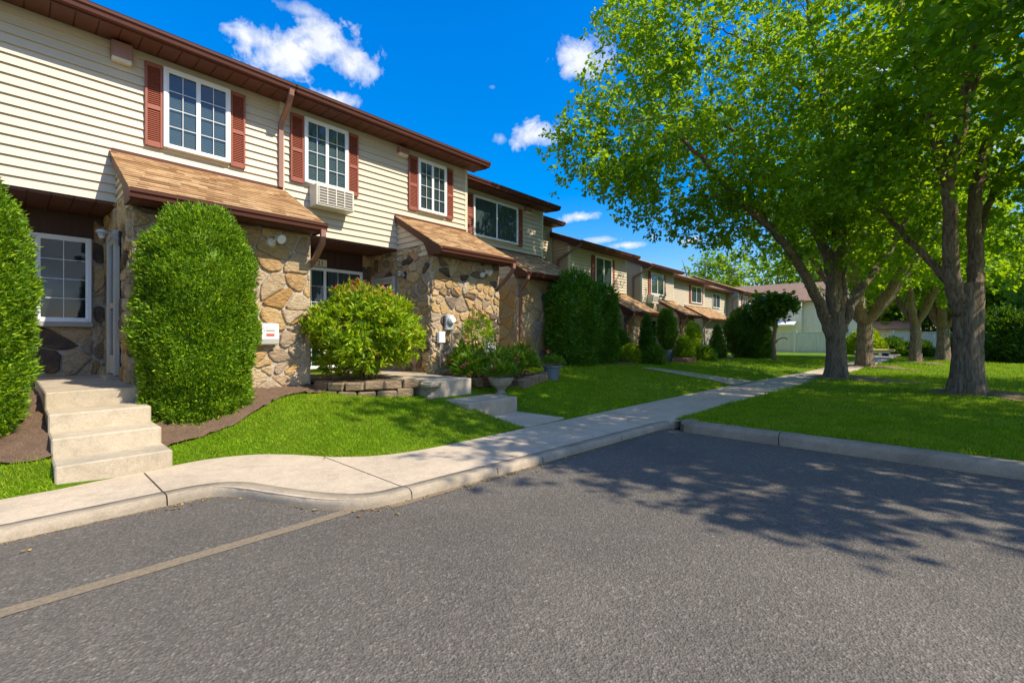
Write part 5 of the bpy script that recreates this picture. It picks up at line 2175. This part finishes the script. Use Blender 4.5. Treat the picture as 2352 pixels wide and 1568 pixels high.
b2 = at(2222, 906, .16)
b2 = (b2[0], b2[1], float(hgt_r(b2[0], b2[1])) - .08)
D2 = b2[0] * CA + b2[1] * SA
T2 = [
    [(0, 0, -.15, .38), (0, 0, .3, .37), (.02, 0, 1.0, .345), (.03, 0, 1.7, .36), (.03, 0, 2.15, .37), (.03, 0, 2.4, .33)],
    pix(2222, D2, [(2212, 720, .25), (2196, 670, .23), (2172, 609, .20), (2149, 492, .17), (2135, 413, .16), (2107, 305, .12), (2084, 164, .10), (2068, 0, .07), (2050, -150, .03)], [0, 0, -.1, -.3, -.4, -.3, -.2, 0, .2]),
    pix(2222, D2, [(2135, 413, .15), (2143, 328, .14), (2154, 164, .12), (2168, 0, .10), (2180, -180, .05)], [-.4, -.5, -.6, -.8, -1]),
    pix(2222, D2, [(2150, 290, .10), (2180, 235, .075), (2233, 131, .06), (2294, 0, .045), (2340, -120, .02)], [-.5, -.4, -.3, -.2, 0]),
    pix(2222, D2, [(2236, 700, .25), (2254, 633, .20), (2262, 550, .18), (2266, 469, .17), (2294, 375, .15), (2352, 267, .12), (2430, 120, .08), (2500, -60, .04)], [0, .1, .2, .3, .4, .6, .8, 1]),
    pix(2222, D2, [(2248, 695, .18), (2285, 610, .15), (2320, 540, .13), (2400, 430, .09), (2500, 330, .04)], [.1, .4, .7, 1.2, 2]),
    pix(2222, D2, [(2230, 690, .16), (2225, 620, .12), (2210, 560, .10), (2190, 470, .07), (2150, 380, .03)], [.2, .7, 1.2, 2, 3]),
]
T2 = [T2[0]] + [lift(q, b2[2]) for q in T2[1:]]
T2 = [[(l, d, z, r_ * .68) for l, d, z, r_ in q] for q in T2]
C2 = [(0, 0, 8.0, 4.4, 4.4, 4.6, 1.6), (-1.6, .4, 6.2, 2.6, 3.0, 2.4, .8), (2.6, .8, 6.6, 3.6, 3.6, 3.6, 1.1), (.6, 2.2, 5.0, 3.2, 2.6, 2.0, .7), (-1.2, -1.2, 6.8, 2.0, 2.2, 1.8, .45), (1.8, -1.0, 4.6, 1.6, 1.6, 1.1, .3)]
tree('maple_tree', b2, T2, C2, 900, 50, .125, 'thick trunked maple nearest the camera at the right, forking into two heavy limbs', G_, 42, cl_r=.62, gapn=.16,
     hollow=lambda l, d, z: (z < 4.0 and d < -1.5) or (z < 3.2) or d < -4.2 or (d < -.8 and random.random() < .80))


def auto_limbs(r, n, h0, h1, spread, rad):
    L = []
    for k in range(n):
        a = 2 * math.pi * k / n + r.uniform(-.4, .4)
        s = spread * r.uniform(.7, 1.1)
        top = h1 * r.uniform(.8, 1.05)
        L.append([(0, 0, h0 - .35, rad * .75), (.12 * s * math.cos(a), .12 * s * math.sin(a), h0 + .25, rad * .66), (.42 * s * math.cos(a), .42 * s * math.sin(a), h0 + (top - h0) * .40, rad * .45),
                  (.70 * s * math.cos(a + .2), .70 * s * math.sin(a + .2), h0 + (top - h0) * .72, rad * .25), (.85 * s * math.cos(a + .3), .85 * s * math.sin(a + .3), top, rad * .08)])
    return L


def simple_tree(base, h0, top, spread, rad, ncl, per, leaf, label, seed, name='maple_tree', group=G_, mat='maple_leaf', low=None, cl_r=.7, nl=5, crowns=None, flare=1.6):
    r = random.Random(seed)
    limbs = [[(0, 0, -.15, rad * 1.05), (0, 0, .3, rad), (.02, 0, h0 * .6, rad * .92), (0, 0, h0, rad * .9)]] + auto_limbs(r, nl, h0, top * .9, spread, rad)
    low = h0 + .6 if low is None else low
    mid = (low + top) / 2
    crowns = crowns or [(0, 0, mid, spread, spread, (top - low) / 2, 1.0), (spread * .3, 0, mid - .15 * (top - low), spread * .85, spread * .8, (top - low) * .32, .4), (-spread * .35, .3, mid - .1 * (top - low), spread * .75, spread * .8, (top - low) * .34, .4)]
    return tree(name, base, limbs, crowns, ncl, per, leaf, label, group, seed, mat=mat, cl_r=cl_r, gapn=.12, flare=flare)


def rb(x, y):
    return (x, y, float(hgt_r(x, y)) - .06)


simple_tree(rb(25.2, 1.9), 2.3, 11.5, 4.8, .30, 430, 42, .19, 'maple standing behind the big sidewalk maple, forking low above a mulch patch', 43)
simple_tree(rb(31.7, .3), 2.4, 11.5, 4.6, .24, 400, 42, .21, 'slimmer maple with an open fork before the pale fence', 44)
simple_tree(rb(35.7, -.85), 2.2, 11.5, 4.8, .30, 420, 42, .22, 'farthest maple of the lawn, short trunk with spreading limbs before the fence end', 45, nl=6)
# the maple that stands beside the car park, right of the picture, and shades the asphalt
simple_tree(rb(10.0, -4.2), 2.8, 12.0, 4.4, .30, 980, 50, .16, 'maple beside the car park whose shadow falls across the asphalt', 46, nl=6)
simple_tree(rb(19.0, -7.6), 2.6, 12.0, 5.0, .30, 360, 42, .20, 'maple out on the right lawn that shades the grass behind the near trunk', 48, nl=6)

# small thin ornamental tree at the end of the gardens
bs = at(1778, 832, .12)
bs = (bs[0], bs[1], gz(bs[0], bs[1]) - .05)
tree('ornamental_tree', bs, [[(0, 0, -.05, .10), (0, 0, .8, .085), (.02, 0, 1.7, .08), (0, 0, 2.3, .07)], [(0, 0, 2.2, .06), (-.3, 0, 2.6, .03), (-.6, 0, 2.8, .015)], [(0, 0, 2.2, .06), (.35, 0, 2.6, .03), (.7, 0, 2.75, .015)], [(0, 0, .9, .05), (.4, .1, 1.2, .03), (.8, .2, 1.1, .015)]],
     [(0, 0, 2.85, 1.0, .9, .45, 1.0), (.45, .1, 1.2, .7, .5, .35, .45), (-.3, .1, 2.3, .6, .5, .25, .3)], 120, 26, .20, 'thin dark little tree with a flat crown at the end of the gardens', None, 47, mat='dark_leaf', cl_r=.38, gapn=.0, flare=1.2)

# trees beyond the houses and the fence
BG = 'trees beyond the fence'
for i, (x, y, top, sp, lab) in enumerate([
        (63, 20.5, 13.5, 5.2, 'light green round tree rising behind the roofs at the far end of the row'), (70, 13.5, 13, 5, 'light green tree just right of the one behind the roofs'),
        (62, 3.5, 10.5, 5.2, 'bright green tree behind the pale fence, just right of the far pale house'), (60, -3.5, 10.5, 5.0, 'bright yellow green tree behind the fence between the two far maples'),
        (56, -9, 11, 5.0, 'leafy tree behind the fence end, right of the farthest maple'), (49, -9.5, 11, 4.6, 'leafy tree standing at the right over the dark hedge'), (75, 8, 14, 6, 'tall tree far behind the pale house'),
        (44, -10.5, 12, 5.0, 'tall tree at the right edge of the picture behind the hedge'), (72, -6, 14, 6.5, 'tall tree filling the gap far behind the fence'), (66, -14, 14, 6.5, 'tall tree far back at the right, behind the hedge')]):
    simple_tree((x, y, -.15), 2.2, top, sp, .35, 260, 46, .42, lab, 70 + i, 'broadleaf_tree', BG, 'far_leaf', low=1.2, cl_r=1.25, nl=5)

# dark hedge shrubs at the right edge
for i, (x, y, r_, h, lab) in enumerate([(37.5, -3.4, 1.5, 3.0, 'dark tall hedge shrub just right of the near thick trunk'), (36.5, -4.8, 1.6, 2.8, 'dark hedge shrub at the right picture edge'), (39.5, -5.2, 2.0, 4.0, 'taller dark shrub behind the hedge at the right edge'),
                                         (41, -2.6, 1.4, 2.6, 'dark rounded shrub against the fence end'), (44.5, 2.0, 1.1, 1.2, 'low dark bush at the foot of the fence beside the yellow covered cart'), (44.8, .3, .9, .9, 'low dark bush at the foot of the fence right of the open fork maple'),
                                         (43.5, 3.3, 1.2, 1.9, 'yellow green bush in the gap of the fence')]):
    shrub('hedge_shrub', (x, y, -.05), r_, r_, h, lab, 'hedge shrub', M['bush_leaf'] if i == 6 else M['dark_leaf'], 7000, (.14, .26), .4, .4, 'dome', .22, 'hedge shrubs along the far lawn', False, seed=90 + i)

# ---------------------------------------------------------------- the far fence and the houses behind it
XF = 47.0


def fence_run(y0, y1, label, ztop=1.75):
    root = thing('fence', (XF, (y0 + y1) / 2, -.1), label, 'fence', 'runs of pale green board fence')
    n = int((y1 - y0) / .16)
    mb = MB()
    for k in range(n):
        a = y0 + (y1 - y0) * k / n
        b = y0 + (y1 - y0) * (k + 1) / n
        mb.box(XF - .012, XF + .012, a + .004, b - .004, -.05, ztop - .06, bev=.004)
    mb.build('board_panel', M['fence'], root)
    mb = MB()
    mb.box(XF - .04, XF + .04, y0, y1, ztop - .06, ztop)
    mb.box(XF - .035, XF - .013, y0, y1, .1, .2)
    mb.build('rail', M['fence'], root)
    k = y0
    while k < y1 + .05:
        mb = MB()
        mb.box(XF - .07, XF + .07, k - .07, k + .07, -.15, ztop + .08, bev=.01)
        mb.box(XF - .09, XF + .09, k - .09, k + .09, ztop + .08, ztop + .12)
        mb.build('post', M['fence'], root)
        k += (y1 - y0) / max(1, round((y1 - y0) / 2.4))
    return root


fence_run(8.6, 13.0, 'pale board fence run left of its white gate post, behind the thin ornamental tree')
fence_run(2.9, 8.4, 'long pale green board fence behind the big sidewalk maple')
fence_run(-3.6, 1.8, 'pale grey green board fence behind the two far maples, right of the gap')


def far_house_plain(x, y0, y1, z1, zr, label, roof, depth=9, win=(), awn=None):
    root = thing('far_house', (x, (y0 + y1) / 2, -.1), label, 'house')
    mb = MB()
    mb.box(x + .03, x + depth, y0, y1, -.3, z1)
    ym = (y0 + y1) / 2
    mb.build('wall', M['siding_white'], root)
    mb = MB()
    lap(mb, y0, y1, 0, z1, left(x))
    mb.build('siding', M['siding_white'], root)
    mb = MB()
    e = .45
    xr = x + depth / 2
    th = .15
    P = [(x - e, z1 - .05), (xr, zr), (x + depth + e, z1 - .05), (x + depth + e, z1 - .05 - th), (xr, zr - th), (x - e, z1 - .05 - th)]
    i = len(mb.v)
    mb.v += [(a, y0 - .3, b) for a, b in P] + [(a, y1 + .3, b) for a, b in P]
    for k in range(6):
        mb.f.append((i + k, i + (k + 1) % 6, i + 6 + (k + 1) % 6, i + 6 + k))
        mb.m.append(0)
    mb.f += [(i, i + 1, i + 4, i + 5), (i + 1, i + 2, i + 3, i + 4), (i + 6, i + 7, i + 10, i + 11), (i + 7, i + 8, i + 9, i + 10)]
    mb.m += [0] * 4
    mb.build('roof', M[roof], root)
    mb = MB()
    for q in (y0 + .02, y1 - .02):
        mb.poly([(x + .04, q, z1), (x + depth, q, z1), (xr, q, zr - th - .02)])
    mb.build('gable', M['siding_white'], root)
    for (a, b, c, d) in win:
        window(root, a, b, c, d, left(x), None, 'v', 'curtain', detail=False)
    if awn:
        a, b, z, out = awn
        mb = MB()
        P = [(x - .02, z + .45), (x - out, z + .05), (x - out, z - .05), (x - .02, z + .35)]
        i = len(mb.v)
        mb.v += [(q, a, k) for q, k in P] + [(q, b, k) for q, k in P]
        for k in range(4):
            mb.f.append((i + k, i + (k + 1) % 4, i + 4 + (k + 1) % 4, i + 4 + k))
            mb.m.append(0)
        mb.f += [(i, i + 1, i + 2, i + 3), (i + 4, i + 5, i + 6, i + 7)]
        mb.m += [0, 0]
        mb.build('awning', M['awning'], root)
    return root


far_house_plain(53, 9.0, 17, 5.0, 7.2, 'pale two storey house behind the fence, with a white awning', 'far_roof', awn=(9.4, 11.6, 2.5, 1.6))
far_house_plain(53.8, 4.4, 8.98, 5.0, 7.2, 'cream house wing behind the sidewalk maple, with a wide low white window', 'far_roof', win=[(5.2, 7.3, .9, 2.2)])
far_house_plain(56, .6, 3.4, 2.2, 2.9, 'low shed with a grey roof seen between the trunks over the fence', 'far_roof', 4)

# small cart with a yellow cover standing on the far lawn
cx, cy = 40.0, 2.55
cz = float(hgt_r(cx, cy))
ct = thing('garden_cart', (cx, cy, cz), 'low white garden cart with a yellow cover on the far lawn', 'cart')
mb = MB()
mb.box(cx - .5, cx + .5, cy - .9, cy + 1.0, cz + .30, cz + .38, bev=.015)
mb.box(cx - .35, cx + .35, cy - .8, cy + .9, cz + .12, cz + .17)
mb.build('frame', M['white'], ct)
mb = MB()
mb.box(cx - .48, cx + .48, cy - 1.15, cy + .2, cz + .39, cz + .56, bev=.05)
mb.build('cover', M['yellow_green'], ct)
for (dx, dy) in ((-.42, -.65), (.42, -.65), (-.42, .7), (.42, .7)):
    mb = MB()
    mb.tube([(cx + dx - .05, cy + dy, cz + .15), (cx + dx + .05, cy + dy, cz + .15)], [.17, .17], 18)
    mb.build('wheel', M['rubber'], ct)
mb = MB()
mb.lathe((cx, cy + .6, cz + .38), [(.2, 0), (.22, .25), (.15, .32)], 16)
mb.build('bucket', M['rubber'], ct)


# ---------------------------------------------------------------- grass
def in_lawn_left(x, y):
    e = np.interp(x, [p[0] for p in INN], [p[1] for p in INN])
    ok = y > e + .004
    mf = np.interp(x, [p[0] for p in MULCH_FRONT] + [4.6], [p[1] for p in MULCH_FRONT] + [6.3])
    wl = np.interp(x, [p[0] for p in WALLC], [p[1] for p in WALLC])
    a = (x > 1.12) & (x < 4.60) & (y < np.where(x < 3.4, mf + .03, wl - .06))
    a |= (x >= 4.60) & (x < 5.02) & (y < 5.2)
    a |= (x >= 4.60) & (x < 4.80) & (y < 6.0)
    b = (x < .27) & (y < 6.05 + .05 * np.sin(x * 9))
    c = (x > 5.99) & (y < np.interp(x, [6, 6.5, 7.2, 8.4, 8.5, 10, 12, 16, 30], [6.2, 5.98, 6.05, 6.3, 7.4, 7.45, 7.4, 7.0, 7.2]))
    return ok & (a | b | c)


def grass_patch(x0, x1, y0, y1, dens, test, zf, h, seed):
    r = np.random.default_rng(seed)
    n = int((x1 - x0) * (y1 - y0) * dens)
    x, y = r.uniform(x0, x1, n), r.uniform(y0, y1, n)
    k = test(x, y)
    x, y = x[k], y[k]
    # keep what the camera or a step to its side can see
    d = x * CA + y * SA
    lt = x * SA - y * CA
    k = (d > .6) & (np.abs(lt) < d * 1.35 + 1.0)
    x, y = x[k], y[k]
    z = zf(x, y)
    n = len(x)
    tuft = .75 + .5 * (noise3(np.stack([x, y, 0 * x], 1), 3.0, seed) * .5 + .5)
    ax = unit(np.stack([r.normal(0, .55, n), r.normal(0, .55, n), np.ones(n)], 1))
    L = r.uniform(h * .6, h * 1.25, n) * tuft
    return np.stack([x, y, z - .004], 1), ax, unit(r.standard_normal((n, 3)) * np.array([1, 1, .2])), L


parts = [grass_patch(-1.5, 3.6, 4.2, 7.1, 5200, in_lawn_left, hgt, .042, 1), grass_patch(3.6, 9, 4.1, 7.5, 3600, in_lawn_left, hgt, .045, 2), grass_patch(9, 17, 3.4, 7.5, 1100, in_lawn_left, hgt, .055, 3), grass_patch(17, 34, 2.4, 7.4, 260, in_lawn_left, hgt, .07, 4)]


def in_right(x, y):
    e = np.interp(x, [p[0] for p in OUT2], [p[1] for p in OUT2])
    bad = np.zeros(len(x), bool)
    for (tx, ty, rr) in ((17.2, 1.75, 1.0), (14.1, -.95, .95), (25.4, 1.6, 1.0)):
        bad |= (np.hypot(x - tx, y - ty) < rr * .95) & (np.random.default_rng(1).random(len(x)) < .85)
    return (y < e - .005) & (x > 6.86) & ~bad


partsr = [grass_patch(6.86, 9.2, -3.2, 2.8, 3600, in_right, hgt_r, .055, 5), grass_patch(9.2, 13, -5, 2.7, 1500, in_right, hgt_r, .055, 6), grass_patch(13, 22, -6, 2.6, 520, in_right, hgt_r, .065, 7), grass_patch(22, 42, -6, 2.0, 130, in_right, hgt_r, .08, 8)]
for prts in (parts, partsr):
    P = np.concatenate([p[0] for p in prts])
    A = np.concatenate([p[1] for p in prts])
    Nn = np.concatenate([p[2] for p in prts])
    L = np.concatenate([p[3] for p in prts])
    dd = P[:, 0] * CA + P[:, 1] * SA
    wd = np.maximum(.0065, dd * .00115)
    o = leaf_mesh('grass', P, A, Nn, L, wd, M['grass'], None, .03)
    tag(o, 'short mown green grass of the lawn', 'grass', kind='stuff')

# scattered dry leaves and twigs
r = np.random.default_rng(99)
X, Y, Z = [], [], []
for (n, x0, x1, y0, y1, zf) in ((110, -1, 6.5, 2.6, 4.5, 'road'), (55, 0, 12, 3.2, 5.0, 'pave'), (110, 6.9, 16, -3, 2.5, 'right'), (60, 2, 12, 4.4, 7, 'left'), (60, 5.6, 6.6, -3, 2.6, 'road')):
    x, y = r.uniform(x0, x1, n), r.uniform(y0, y1, n)
    if zf == 'road':
        oy = np.interp(x, [p[0] for p in OUT], [p[1] for p in OUT])
        k = (y < oy - .03) & (x < 6.6)
        y = oy - np.abs(r.normal(0, .10, n)) - .02 if x0 < 0 else y
        k = (y < oy - .02) & (x < 6.6)
        z = np.full(n, .012)
    elif zf == 'pave':
        oy = np.interp(x, [p[0] for p in OUT], [p[1] for p in OUT])
        iy = np.interp(x, [p[0] for p in INN], [p[1] for p in INN])
        k = (y > oy + .05) & (y < iy)
        z = np.full(n, .092)
    elif zf == 'right':
        k = np.ones(n, bool)
        z = hgt_r(x, y) + .045
    else:
        k = in_lawn_left(x, y)
        z = hgt(x, y) + .04
    X.append(x[k]); Y.append(y[k]); Z.append(z[k])
nbig = sum(len(q) for q in X)
# grit and bits gathered in the gutter along both kerbs
gx = r.uniform(-1, 6.6, 1500)
X.append(gx); Y.append(np.interp(gx, [p[0] for p in outc], [p[1] for p in outc]) - np.abs(r.normal(0, .035, 1500)) - .008); Z.append(np.full(1500, .005))
gy = r.uniform(-3, 2.6, 700)
X.append(6.61 - np.abs(r.normal(0, .03, 700))); Y.append(gy); Z.append(np.full(700, .005))
X, Y, Z = np.concatenate(X), np.concatenate(Y), np.concatenate(Z)
n = len(X)
th = r.random(n) * 6.28
L = np.where(np.arange(n) < nbig, r.uniform(.018, .045, n), r.uniform(.006, .018, n))
o = leaf_mesh('fallen_leaves', np.stack([X, Y, Z], 1), np.stack([np.cos(th), np.sin(th), r.normal(0, .08, n)], 1), unit(np.array([0, 0, 1.]) + .25 * r.standard_normal((n, 3))), L, L * r.uniform(.3, .8, n), M['dry_leaf'], None, .12)
tag(o, 'dry brown leaves and bits scattered on lawn and asphalt', 'fallen leaves', kind='stuff')
